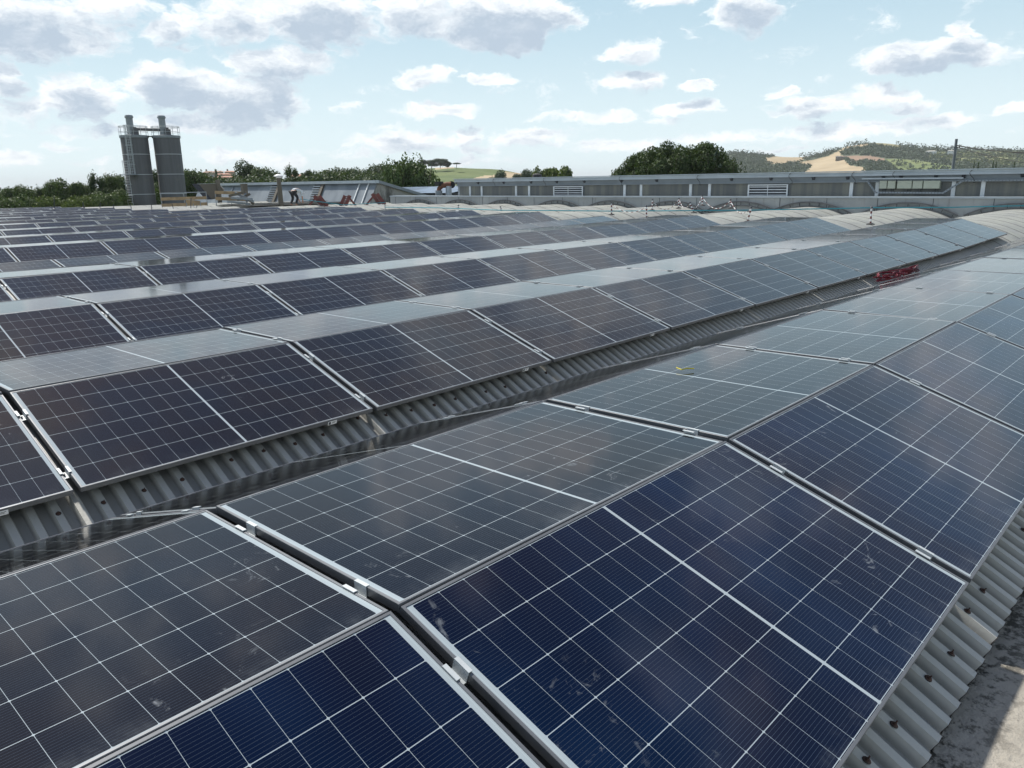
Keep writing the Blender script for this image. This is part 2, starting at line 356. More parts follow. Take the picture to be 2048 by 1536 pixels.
# ------------------------------------------------------------------ ground
gb = MB(); n = 40
for i in range(n + 1):
    for j in range(n + 1):
        a = (i / n * 2 - 1); b_ = (j / n * 2 - 1); gb.v.append((a * abs(a) * 11000, b_ * abs(b_) * 11000, 0))
for i in range(n):
    for j in range(n): gb.f.append((i * (n + 1) + j, (i + 1) * (n + 1) + j, (i + 1) * (n + 1) + j + 1, i * (n + 1) + j + 1)); gb.mi.append(0)
def gr(t, b, c):
    n = t.noise(c, .02, 6, .65); n2 = t.noise(c, .3, 5, .7)
    t.l.new(t.mix(t.sstep(n2, .35, .65), t.mix(t.sstep(n, .4, .6), rgb(.06, .09, .03), rgb(.16, .14, .07)), rgb(.075, .10, .035)), b.inputs['Base Color'])
tag(gb.build('ground', mat('meadow', rough=.95, fn=gr)), kind='structure')

# ------------------------------------------------------------------ factory hall: corrugated barrel vaults
RS, CZ = 3.50, -4.84                      # vault sheet radius, centre height (relative to camera)
ROWS = [1.639, 5.463, 9.262, 13.191, 16.34, 19.896, 23.546, 27.139, 31.078, 34.85, 38.6, 42.35, 46.1, 49.85, 53.6, 57.3]
hall = empty('factory_hall', (0, 0, 0), label='long factory hall roofed with parallel pale corrugated barrel vaults', cat='factory building')
PIT = .112
def vault_mesh(name, t0, t1, x0, x1, nseg=18):
    m = MB(); xs = []
    x = x0
    while x < x1:
        xs += [(x, 0), (x + .046, 0), (x + .060, .036), (x + .098, .036)]; x += PIT
    xs.append((x, 0)); N = len(xs)
    for i in range(nseg + 1):
        t = t0 + (t1 - t0) * i / nseg
        for (xx, h) in xs: m.v.append((xx, (RS + h) * math.sin(t), (RS + h) * math.cos(t)))
    for i in range(nseg):
        for j in range(N - 1):
            m.f.append((i * N + j, i * N + j + 1, (i + 1) * N + j + 1, (i + 1) * N + j)); m.mi.append(0)
    return m, xs
TH = math.asin(1.93 / RS)
vm_, _ = vault_mesh('roof_vault', -TH, TH, -6, 33.45)
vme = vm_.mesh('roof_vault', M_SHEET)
v1_, xs = vault_mesh('roof_vault', -math.asin(1.736 / RS), TH, -6, 33.45)
t0 = -math.asin(1.736 / RS); N = len(xs)          # rusty closed rib ends
for k in range(0, N - 4, 4):
    vs = []
    for (xx, h) in (xs[k + 1], xs[k + 2], xs[k + 3], xs[k + 4]):
        vs.append((xx, (RS + h) * math.sin(t0) - .002, (RS + h) * math.cos(t0)))
    v1_.add(vs, [(0, 3, 2, 1)], 1)
    # sheet thickness along the valley lip
    a, b_ = xs[k], xs[k + 1]
    v1_.add([(a[0], RS * math.sin(t0) - .001, RS * math.cos(t0)), (b_[0], RS * math.sin(t0) - .001, RS * math.cos(t0)),
             (b_[0], RS * math.sin(t0) - .001, RS * math.cos(t0) - .008), (a[0], RS * math.sin(t0) - .001, RS * math.cos(t0) - .008)], [(0, 1, 2, 3)], 0)
v1me = v1_.mesh('roof_vault', [M_SHEET, mat('rust_edge', (.24, .17, .13), .85, 0, .35, 30)])
vaults = []
for i, y in enumerate(ROWS):
    o = link('roof_vault', v1me if i == 0 else vme, hall, (0, y + .567, CZ + H - (.22 if i == 4 else 0))); vaults.append(o)
bb = MB(); bb.box((-6, .2, 0), (33.4, 61.5, H - 2.02)); bb.box((-6, -3.6, 0), (33.4, .2, H - 2.02)); bb.build('wall', M_PARA, hall)
cg = MB()
for i in range(81):
    for j in range(9):
        xx = -6 + i * .49; yy = -3.6 + j * .51
        cg.v.append((xx, yy, H - 1.862 - .05 * min(1, max(0, (.2 - yy))) + .004 * math.sin(i * 2.1 + j)))
for i in range(80):
    for j in range(8): cg.f.append((i * 9 + j, (i + 1) * 9 + j, (i + 1) * 9 + j + 1, i * 9 + j + 1)); cg.mi.append(0)
tag(cg.build('concrete_gutter', M_CONC, None, True), kind='structure')

# rusty screws with rubber washers on the ribs
sm_ = MB(); sm_.lathe([(.0, .0), (.017, .001), (.015, .004), (.007, .006), (.007, .012), (.003, .013), (.003, .026), (0, .026)], 10, mi=0, cap=False)
for k, f in enumerate(sm_.f): sm_.mi[k] = 0 if k < 20 else 1
sm_.v = [(a * .85, b_ * .85, c * .8) for a, b_, c in sm_.v]
scr = sm_.mesh('roof_screw', [M_BLACK, mat('dark_rust', (.06, .03, .022), .8, 0, .3, 30)])
def cyl_hit(px, py, y):
    d = ray(px, py); yc = y + .567; zc = CZ; r = RS + .03
    a = d.y ** 2 + d.z ** 2; b = -2 * (d.y * yc + d.z * zc); c = yc * yc + zc * zc - r * r; D = b * b - 4 * a * c
    if D < 0: return None
    t = (-b - math.sqrt(D)) / (2 * a); return d * t
def screw(X, th, vi):
    k = round((X + 6 - .079) / PIT); X = -6 + .079 + k * PIT
    p = Vector((X, (RS + .036) * math.sin(th), (RS + .036) * math.cos(th)))
    link('roof_screw', scr, vaults[vi], p, (-th + R(random.uniform(-12, 12)), R(random.uniform(-12, 12)), 0))
random.seed(3)
for px, py in ((1729, 1504), (1788, 1427), (1837, 1366), (1884, 1316), (1918, 1230), (1952, 1184), (2038, 1058)):
    q = cyl_hit(px, py, ROWS[0])
    if q: screw(q.x, math.asin(max(-.6, min(.6, (q.y - ROWS[0] - .567) / RS))), 0)
for px, py in ((94, 1031), (205, 1003), (289, 978), (363, 957), (451, 921), (530, 899), (592, 885), (645, 868), (712, 836), (778, 827), (826, 818), (870, 808), (915, 795), (960, 785), (1010, 772), (1090, 745)):
    q = cyl_hit(px, py, ROWS[1])
    if q: screw(q.x, math.asin(max(-.6, min(.6, (q.y - ROWS[1] - .567) / RS))), 1)

# ------------------------------------------------------------------ solar panels
fr = MB(); hx, hy, fw, ft = PL / 2, PW / 2, .011, .030
def ring(i, z, b=0): return [(-hx + i, -hy + i, z), (hx - i, -hy + i, z), (hx - i, hy - i, z), (-hx + i, hy - i, z)]
loops = [ring(.022, -ft), ring(0, -ft), ring(0, -.0015), ring(.0015, 0), ring(fw - .001, 0), ring(fw, -.0015), ring(fw, -.006), ring(fw + .001, -ft + .002), ring(.022, -ft + .002)]
for lp in loops: fr.v += lp
for i in range(len(loops)):
    ni = (i + 1) % len(loops)
    for j in range(4):
        fr.f.append((i * 4 + j, i * 4 + (j + 1) % 4, ni * 4 + (j + 1) % 4, ni * 4 + j)[::-1]); fr.mi.append(0)
frame_me = fr.mesh('frame', M_ALU)
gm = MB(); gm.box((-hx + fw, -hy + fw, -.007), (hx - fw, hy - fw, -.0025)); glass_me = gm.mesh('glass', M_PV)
st = MB(); st.box((.60, -hy - .0015, -.040), (.672, -hy - .0003, -.012)); st.box((.606, -hy - .0025, -.036), (.622, -hy - .0016, -.016), 1)
st.box((.632, -hy - .0025, -.022), (.662, -hy - .0016, -.0195), 1); st.box((.632, -hy - .0025, -.029), (.655, -hy - .0016, -.0272), 1)
stick_me = st.mesh('sticker', [M_STICK, M_DARK])
PITCH = 1.998
A_, B_, C_ = R(18.13), R(.65), R(18.22)
X0 = [1.232, 1.236, 3.096, 3.151, 5.0, 5.001, 6.933, 8.768, 8.852, 8.6, 8.9, 8.5, 8.1, 8.6, 8.2, 8.0]
XE = [23.3, 23.3, 23.2, 23.2, 23.1, 23.1, 23.0, 22.9, 22.9, 24.5, 24.5, 19.2, 18.6, 18.6, 18.2, 18]
ZR = [-1.204, -1.222, -1.252, -1.264, 0, -1.252, -1.225, -1.203, -1.19, -1.2, -1.2, -1.2, -1.2, -1.2, -1.2, -1.2]
cand = []; RP = random.Random(4)
for r, y in enumerate(ROWS):
    for k in range(-16, 14):
        xa = X0[r] + k * PITCH; xb = xa + PITCH
        if xb > XE[r] + .1 or xa < -4.5: continue
        dz = 0.0; tx = 0.0
        if r < 9 and xb > 19.8: dz = .03 * (xa - 17.8) / 2; tx = .016
        for kind in ('front', 'top', 'back'):
            if r == 4:                                         # the narrower vault carries one shallow double row
                if kind == 'front': c = Vector((0, 16.878 - PW / 2 * math.cos(R(11.2)), -1.342 - PW / 2 * math.sin(R(11.2)))); a = R(11.2)
                elif kind == 'top': c = Vector((0, 16.90 + PW / 2 * math.cos(R(9)), -1.342 - PW / 2 * math.sin(R(9)))); a = -R(9)
                else: continue
            else:
                Wd = 1.134
                if kind == 'front': c = Vector((0, y - Wd / 2 * math.cos(A_), ZR[r] - Wd / 2 * math.sin(A_))); a = A_
                elif kind == 'top': c = Vector((0, y + Wd / 2 * math.cos(B_), ZR[r] - Wd / 2 * math.sin(B_))); a = -B_
                else: c = Vector((0, y + Wd * math.cos(B_) + Wd / 2 * math.cos(C_), ZR[r] - Wd * math.sin(B_) - Wd / 2 * math.sin(C_))); a = -C_
            c.x = (xa + xb) / 2; c.z += H + dz
            E_ = Euler((a + R(RP.gauss(0, .22)), -tx + R(RP.gauss(0, .12)), 0), 'XYZ')
            P2 = [proj(c + E_.to_matrix() @ Vector((sx * hx, sy * hy, 0))) for sx, sy in ((-1, -1), (1, -1), (1, 1), (-1, 1))]
            inn = any(-4 < p[0] < 2052 and -4 < p[1] < 1540 for p in P2) or any(0 < sum(p[0] for p in P2) / 4 < 2048 for _ in [0]) and 0 < sum(p[1] for p in P2) / 4 < 1536
            A2 = abs(sum(P2[i][0] * P2[(i + 1) % 4][1] - P2[(i + 1) % 4][0] * P2[i][1] for i in range(4))) / 2
            vis = inn and not (kind == 'back' and r > 0) and not (kind == 'top' and r > 9)
            cand.append([A2 if vis else -1, r, kind, k, c, E_])
# a few short rows far back on the right
for (yy, xa0, n_) in ((46.0, 24.6, 4), (49.7, 25.2, 4)):
    for k in range(n_):
        c = Vector((xa0 + PITCH * k + 1, yy, H - 1.24)); E_ = Euler((-R(3), 0, 0)); p = proj(c)
        cand.append([30 + k * .01, 20 + (yy > 47), 'top', k, c, E_])
vis = sorted([c for c in cand if c[0] > 0], key=lambda c: -c[0])
keep = vis[:292]; rest = vis[292:] + [c for c in cand if c[0] <= 0]
ROWN = ['nearest row', 'second row', 'third row', 'fourth row', 'fifth narrow row', 'sixth row', 'seventh row', 'eighth row', 'ninth row', 'tenth row',
        'eleventh row', 'twelfth row', 'thirteenth row', 'fourteenth row', 'fifteenth row', 'sixteenth row']
KW = {'front': 'dark front-slope', 'top': 'pale flat-topped', 'back': 'shadowy back-slope'}
SPECIAL = {}
cnt = {}
for c in sorted(keep, key=lambda c: (c[1], c[2], c[3])):
    key = (c[1], c[2]); cnt[key] = cnt.get(key, 0) + 1; i = cnt[key]; r, kind = key
    if r >= 20: lab = f"{ORD[i]} bright panel from the left in the {'nearer' if r == 20 else 'farther'} short row behind bare vaults"
    elif (r, kind, c[3]) == (0, 'front', 0): lab = 'big blue solar panel at bottom centre whose lower edge overhangs corrugated sheet'; 
    else: lab = f"{ORD[i]} {KW[kind]} solar panel from the left in the {ROWN[r]}"
    E0 = empty('solar_panel', c[4], c[5], label=lab, cat='solar panel', group='solar panels laid over the vaulted roof')
    link('frame', frame_me, E0); gl_ = link('glass', glass_me, E0); gl_.color = (1 if (r == 0 and kind == 'front') else 0, 0, 0, 1)  # front slope of the nearest row takes the painted blue reflection
    if kind == 'front' and r in (1, 2): link('sticker', stick_me, E0)
rm = MB()
for c in rest:
    M = Matrix.Translation(c[4]) @ c[5].to_matrix().to_4x4()
    rm.add(fr.v, fr.f, 0, M); rm.add(gm.v, gm.f, 1, M)
def pv_far(t, b, c):
    t.l.new(t.mix(t.sstep(t.noise(c, .5, 2, .5), .4, .6), rgb(.006, .011, .03), rgb(.012, .018, .035)), b.inputs['Base Color'])
tag(rm.build('solar_panel_rest', [M_ALU, mat('pv_glass_plain', rough=.09, fn=pv_far)]), kind='stuff', label='remaining solar panels in thin far strips of the roof', cat='solar panels')

# clamps in the gaps between panels
cl = MB(); hg = (PITCH - PL) / 2; cy = .030
cl.box((-hg + .001, -cy, -.034), (hg - .001, cy, -.031)); cl.box((-hg + .001, -cy, -.031), (-hg + .004, cy, .004)); cl.box((hg - .004, -cy, -.031), (hg - .001, cy, .004))
cl.box((-hg - .011, -cy, .0045), (-hg + .004, cy, .0075)); cl.box((hg - .004, -cy, .0045), (hg + .011, cy, .0075))
clamp_me = cl.mesh('mounting_clamp', M_BRIGHT)
bm_ = MB(); bm_.lathe([(.006, -.031), (.006, -.020), (0, -.020)], 6, cap=False); bolt_me = bm_.mesh('bolt', M_DARK)
ndone = {}
for r in (0, 1, 2, 3):
    for kind in ('front', 'top', 'back'):
        if kind == 'back' and r > 0: continue
        ks = sorted([c for c in keep if c[1] == r and c[2] == kind], key=lambda c: c[3])
        gi_ = 0
        for a, b_ in zip(ks, ks[1:]):
            if b_[3] != a[3] + 1: continue
            gi_ += 1
            if r >= 2 and gi_ > 7: continue
            for s_, nm in ((.26, 'upper'), (-.335, 'lower')):
                if kind == 'back': nm = {'upper': 'lower', 'lower': 'upper'}[nm]
                p = (a[4] + b_[4]) / 2 + b_[5].to_matrix() @ Vector((0, s_ * PW, 0))
                q = proj(p)
                if not (0 < q[0] < 2048 and 0 < q[1] < 1536): continue
                sl_ = {'front': 'front-slope', 'top': 'flat-top', 'back': 'back-slope'}[kind]
                ud = nm if kind == 'front' else ('far' if s_ > 0 else 'near')
                o = empty('mounting_clamp', p, a[5], label=f'silver clamp at {ud} end of {ORD[gi_]} {sl_} gap from left in {ROWN[r]}', cat='clamp', group='silver clamps between solar panels')
                link('bracket', clamp_me, o); link('bolt', bolt_me, o)

# ------------------------------------------------------------------ clerestory building across the vault ends
XF = 33.5
cb = empty('clerestory_building', (XF, 15, 0), label='low grey clerestory with strip windows and gutter closing the vault ends', cat='building')
def P(o, m, name, mats, smooth=False):
    m.v = [tuple(Vector(v) - o.location) for v in m.v]; return m.build(name, mats, o, smooth)
m = MB(); m.box((XF, -14, 0), (XF + .12, 42.3, H - .93)); P(cb, m, 'parapet', M_PARA)
m = MB(); m.box((XF - .06, -14, H - .93), (XF + .55, 42.3, H - .865)); P(cb, m, 'parapet_cap', M_GUT)
m = MB(); y = -13.6
while y < 42: m.box((XF - .008, y, H - 2), (XF - .001, y + .02, H - .935)); y += 2.05
P(cb, m, 'panel_joints', M_DARK)
m = MB(); m.box((XF + .6, -14, H - 2), (XF + 14, 36.3, H - .27)); P(cb, m, 'wall', M_WALLG)
m = MB(); m.box((XF + .45, -14, H - .31), (XF + .60, 36.3, H - .262)); m.box((XF + .52, -14, H - .262), (XF + .598, 36.3, H - .06)); P(cb, m, 'fascia', M_FASC)
m = MB(); m.box((XF + .34, -14, H - .06), (XF + .60, 36.35, H + .02)); m.box((XF + .37, -14, H + .02), (XF + .60, 36.35, H + .035)); m.box((XF + .36, -14, H + .035), (XF + .60, 36.35, H + .10))
P(cb, m, 'gutter', M_GUT)
m = MB(); m.add([(XF + .3, -14, H + .11), (XF + 14, -14, H + .16), (XF + 14, 36.4, H + .16), (XF + .3, 36.4, H + .11), (XF + .3, -14, H + .15), (XF + 14, -14, H + .20), (XF + 14, 36.4, H + .20), (XF + .3, 36.4, H + .15)],
                [(0, 3, 2, 1), (4, 5, 6, 7), (0, 1, 5, 4), (1, 2, 6, 5), (2, 3, 7, 6), (3, 0, 4, 7)]); P(cb, m, 'roof', M_GUT)
mull = sorted([on_x(x, 375, XF + .58).y for x in (940.6, 964, 1032.8, 1058.9, 1250, 1283, 1382, 1420, 1703.5, 1755, 1907.5, 1966.6)])
louv = [(on_x(b, 375, XF + .55).y, on_x(a, 375, XF + .55).y) for a, b in ((1108, 1167), (1497, 1577))]
mull = [-11, -8.6, -3, -.5] + mull
for y in mull:
    m = MB(); m.box((XF + .53, y - .07, H - .864), (XF + .597, y + .07, H - .312)); P(cb, m, 'mullion', M_WHITE)
for a, b in zip([-14] + mull, mull + [36.2]):
    if b - a < .3: continue
    seg = [(a + .08, b - .08)]
    for l0, l1 in louv:
        ns = []
        for s0, s1 in seg:
            if l0 < s1 and l1 > s0: ns += [(s0, l0 - .05), (l1 + .05, s1)]
            else: ns.append((s0, s1))
        seg = ns
    for s0, s1 in seg:
        if s1 - s0 > .1: m = MB(); m.box((XF + .575, s0, H - .864), (XF + .5985, s1, H - .312)); P(cb, m, 'window_strip', M_PANE)
for l0, l1 in louv:
    m = MB(); z0, z1 = H - .864, H - .36
    m.box((XF + .48, l0, z0), (XF + .53, l0 + .06, z1)); m.box((XF + .48, l1 - .06, z0), (XF + .53, l1, z1)); m.box((XF + .482, l0 + .06, z1 - .045), (XF + .528, l1 - .06, z1))
    m.box((XF + .5, (l0 + l1) / 2 - .012, z0), (XF + .525, (l0 + l1) / 2 + .012, z1 - .045))
    o = P(cb, m, 'louvre', M_WHITE)
    m = MB()
    for k in range(4): zz = z0 + .02 + k * .12; m.box((XF + .49, l0 + .061, zz), (XF + .515, (l0 + l1) / 2 - .013, zz + .035)); m.box((XF + .49, (l0 + l1) / 2 + .013, zz), (XF + .515, l1 - .061, zz + .035))
    bl = P(cb, m, 'blade', M_WHITE); bl.parent = o; 
    m = MB(); m.box((XF + .56, l0, z0), (XF + .597, l1, z1)); bk = P(cb, m, 'backing', M_DARK); bk.parent = o
for i, y in enumerate(ROWS):                               # dark steel arches closing the vault ends
    yc = y + .567
    if yc > 41: continue
    m = MB(); n = 22
    for ri, ro, x0, x1 in ((RS + .21, RS + .27, XF - .12, XF - .062), (RS + .05, RS + .10, XF - .12, XF - .062)):
        for k in range(n):
            a0 = -.50 + 1.0 * k / n; a1 = -.50 + 1.0 * (k + 1) / n
            vs = []
            for xx in (x0, x1):
                for (aa, rr) in ((a0, ri), (a1, ri), (a1, ro), (a0, ro)): vs.append((xx, yc + rr * math.sin(aa), H + CZ + rr * math.cos(aa)))
            m.add(vs, [(0, 1, 2, 3), (7, 6, 5, 4), (0, 4, 5, 1), (1, 5, 6, 2), (2, 6, 7, 3), (3, 7, 4, 0)])
    for k in range(9):
        a = -.46 + .115 * k; m.bar((XF - .09, yc + (RS + .1) * math.sin(a), H + CZ + (RS + .1) * math.cos(a)), (XF - .09, yc + (RS + .21) * math.sin(a), H + CZ + (RS + .21) * math.cos(a)), .04, .03)
    P(cb, m, 'arch_trim', M_ARCH)
for x in (909.5, 953.5, 1004.6, 1059.6, 1111, 1166, 1240.5, 1311, 1461, 1540, 1625, 1693.5, 1765, 1800, 1870, 1925, 2043):
    y = on_x(x, 360, XF + .4).y
    m = MB(); m.add([(XF + .40, y - .06, H - .065), (XF + .515, y - .06, H - .065), (XF + .515, y - .06, H - .19), (XF + .40, y + .06, H - .065), (XF + .515, y + .06, H - .065), (XF + .515, y + .06, H - .19)],
                    [(0, 2, 1), (3, 4, 5), (0, 1, 4, 3), (1, 2, 5, 4), (2, 0, 3, 5)])
    P(cb, m, 'gutter_bracket', M_DARK)
random.seed(5)
for x in (988, 1089, 1241, 1397, 1581, 1707, 1789, 1943):
    y = on_x(x, 360, XF + .3).y
    pts = [(XF + .32 - (.03 if 0 < k < 7 else 0), y + .09 * math.sin(k * .8), H + .12 - .46 * k / 7) for k in range(8)] + [(XF + .36, y - .12, H - .36)]
    m = MB(); m.tube(pts, .011, 6); P(cb, m, 'cable', M_BLACK)
for i, (x0, x1) in enumerate(((1758.6, 1774), (1774.8, 1791), (1793.8, 1824), (1824.8, 1845.4), (1846.4, 1880))):
    ya = on_x(x0, 369, XF + .36).y; yb = on_x(x1, 369, XF + .36).y; za = on_x(x0, 377.2, XF + .36).z; zb = on_x(x0, 361.5, XF + .36).z
    o = empty('enclosure', (XF + .36, (ya + yb) / 2, za), label=f'{["leftmost small","second small","wide middle","fourth narrow","rightmost wide"][i]} cream electrical box mounted on the clerestory wall', cat='electrical box', group='cream electrical boxes on the far wall')
    w = abs(ya - yb) / 2 - .008
    m = MB(); m.box((0, -w, 0), (.2, w, zb - za)); m.build('casing', M_CREAM, o)
    m = MB(); m.box((-.012, -w + .015, .015), (-.001, w - .015, zb - za - .015)); m.build('door', M_CREAM, o)
    m = MB()
    for k in range(max(2, int(w * 9))): yy = -w + .05 + k * .1; m.tube([(.1, yy, 0), (.09, yy + .02, -.06), (.1, yy, -.13)], .012, 5)
    m.build('cable', M_DARK, o)
tr = [on_x(1724, 357.5, XF + .3), on_x(1927, 356.0, XF + .3)]
o = empty('cable_tray', (XF + .3, tr[0].y, tr[0].z), label='grey cable tray running below the cream boxes and up along the wall', cat='cable tray')
m = MB(); m.bar(tr[0], tr[1], .06, .05); P(o, m, 'support_rail', M_GUT)
pts = [on_x(1735, 362, XF + .33), on_x(1751, 385, XF + .33), on_x(1886, 386, XF + .33), on_x(1926, 361.5, XF + .33), on_x(2120, 360, XF + .33)]
m = MB()
for a, b in zip(pts, pts[1:]): m.bar(a, b, .07, .06)
P(o, m, 'tray', M_FASC)
m = MB()
for a, b in zip(pts, pts[1:]):
    nn = int((b - a).length / .11)
    for k in range(nn): q = a.lerp(b, (k + .5) / nn); m.box((q.x - .042, q.y - .008, q.z - .02), (q.x - .036, q.y + .008, q.z + .02))
P(o, m, 'slots', M_DARK)

# ------------------------------------------------------------------ second saw-tooth shed
sh = empty('sawtooth_shed', (34, 56, 0), label='grey shed with sloping ribbed front wall and louvred strips behind red trestles', cat='building')
ya, yb, yl = 44.3, 70.5, 44.3
xb_, zb_, xt_, zt_, xr_, zr_ = 33.15, -1.6, 34.0, -.02, 38.6, -1.15
m = MB(); m.add([(xb_, ya, H + zb_), (xt_, ya, H + zt_), (xt_, yb, H + zt_), (xb_, yb, H + zb_)], [(0, 3, 2, 1)])
m.add([(xb_ + .1, ya, H + zb_), (xt_ + .1, ya, H + zt_), (xt_ + .1, yb, H + zt_), (xb_ + .1, yb, H + zb_)], [(0, 1, 2, 3)]); P(sh, m, 'front_wall', M_RIBS)
m = MB(); m.add([(xb_ + .05, ya + .05, H + zb_), (xt_ + .05, ya + .05, H + zt_), (xr_, ya + .05, H + zr_), (xr_, ya + .05, 0), (xb_ + .05, ya + .05, 0)], [(0, 4, 3, 2, 1)]); P(sh, m, 'gable_wall', M_STAIN)
m = MB(); m.box((xt_ - .25, ya - .15, H + zt_ - .02), (xt_ + .05, yb, H + zt_ + .18)); P(sh, m, 'fascia', M_GUT)
m = MB(); t_ = .22
m.add([(xt_ + .051, ya - .15, H + zt_ - .02), (xt_ + .051, ya - .15, H + zt_ + .18), (xr_ + .6, ya - .15, H + zr_ + .02), (xr_ + .6, ya - .15, H + zr_ - .2),
       (xt_ + .051, yb, H + zt_ - .02), (xt_ + .051, yb, H + zt_ + .18), (xr_ + .6, yb, H + zr_ + .02), (xr_ + .6, yb, H + zr_ - .2)],
      [(0, 3, 2, 1), (4, 5, 6, 7), (1, 2, 6, 5), (0, 4, 7, 3), (2, 3, 7, 6), (0, 1, 5, 4)]); P(sh, m, 'roof', M_FASC)
def slope_pt(y, s, off=0): return Vector((xb_ + (xt_ - xb_) * s - off, y, H + zb_ + (zt_ - zb_) * s + off))
for px0, px1 in ((525, 540), (610, 627)):
    y1, y0 = on_x(px0, 385, 33).y, on_x(px1, 385, 33).y
    m = MB(); m.bar(slope_pt(y0, .05, .05), slope_pt(y0, .97, .05), .3, .12); m.build; fo = P(sh, m, 'louvre_frame', M_BROWN)
    m = MB()
    for k in range(8):
        s = .10 + .105 * k; m.bar(slope_pt(y0 + .2, s, .08), slope_pt(y1, s, .08), .05, .07)
    P(sh, m, 'louvre', M_GUT)
    m = MB(); m.bar(slope_pt((y0 + .2 + y1) / 2, .04, .02), slope_pt((y0 + .2 + y1) / 2, .95, .02), abs(y1 - y0 - .2), .04); P(sh, m, 'louvre_backing', M_DARK)
for px in (717, 735): y = on_x(px, 372, 33.8).y; m = MB(); m.bar(slope_pt(y, 0, .04), slope_pt(y, .96, .04), .09, .05); P(sh, m, 'downpipe', M_WHITE)
m = MB(); yy = on_x(465, 372, 33.8).y; m.bar(slope_pt(yy, 0, .04), slope_pt(yy, .96, .04), .09, .05); P(sh, m, 'downpipe', M_FASC)

# brown shed with dark slanted roof edge, left of it
b0 = on_x(383, 367.5, 30).y
def qd(px, py, D=66): return on_d(px, py, D)
bs = empty('brown_shed', (qd(410, 390).x, qd(410, 390).y, 0), label='brown gabled shed with dark slanted side next to the silos', cat='building')
dv = Vector((math.cos(R(62)), math.sin(R(62)), 0)) * 5
f1 = [qd(397, 368), qd(436, 367), qd(448, 380), qd(430, 398), qd(424, 399)]
m = MB(); vs = f1 + [p + dv for p in f1]; k = len(f1)
m.add(vs, [tuple(range(k))[::-1], tuple(range(k, 2 * k))] + [(i, (i + 1) % k, (i + 1) % k + k, i + k) for i in range(k)]); P(bs, m, 'wall', M_BROWN)
f2 = [qd(383, 367.5), qd(396.6, 368), qd(423.6, 399), qd(411, 399)]; dv2 = dv * .6
m = MB(); vs = f2 + [p + dv2 for p in f2]; m.add(vs, [(3, 2, 1, 0), (4, 5, 6, 7), (0, 1, 5, 4), (1, 2, 6, 5), (2, 3, 7, 6), (3, 0, 4, 7)]); P(bs, m, 'roof', M_NAVY)
m = MB(); a = qd(436, 369); m.bar((a.x, a.y, a.z - 2), (a.x, a.y, a.z + .35), .25, .25); P(bs, m, 'chimney', M_BROWN)

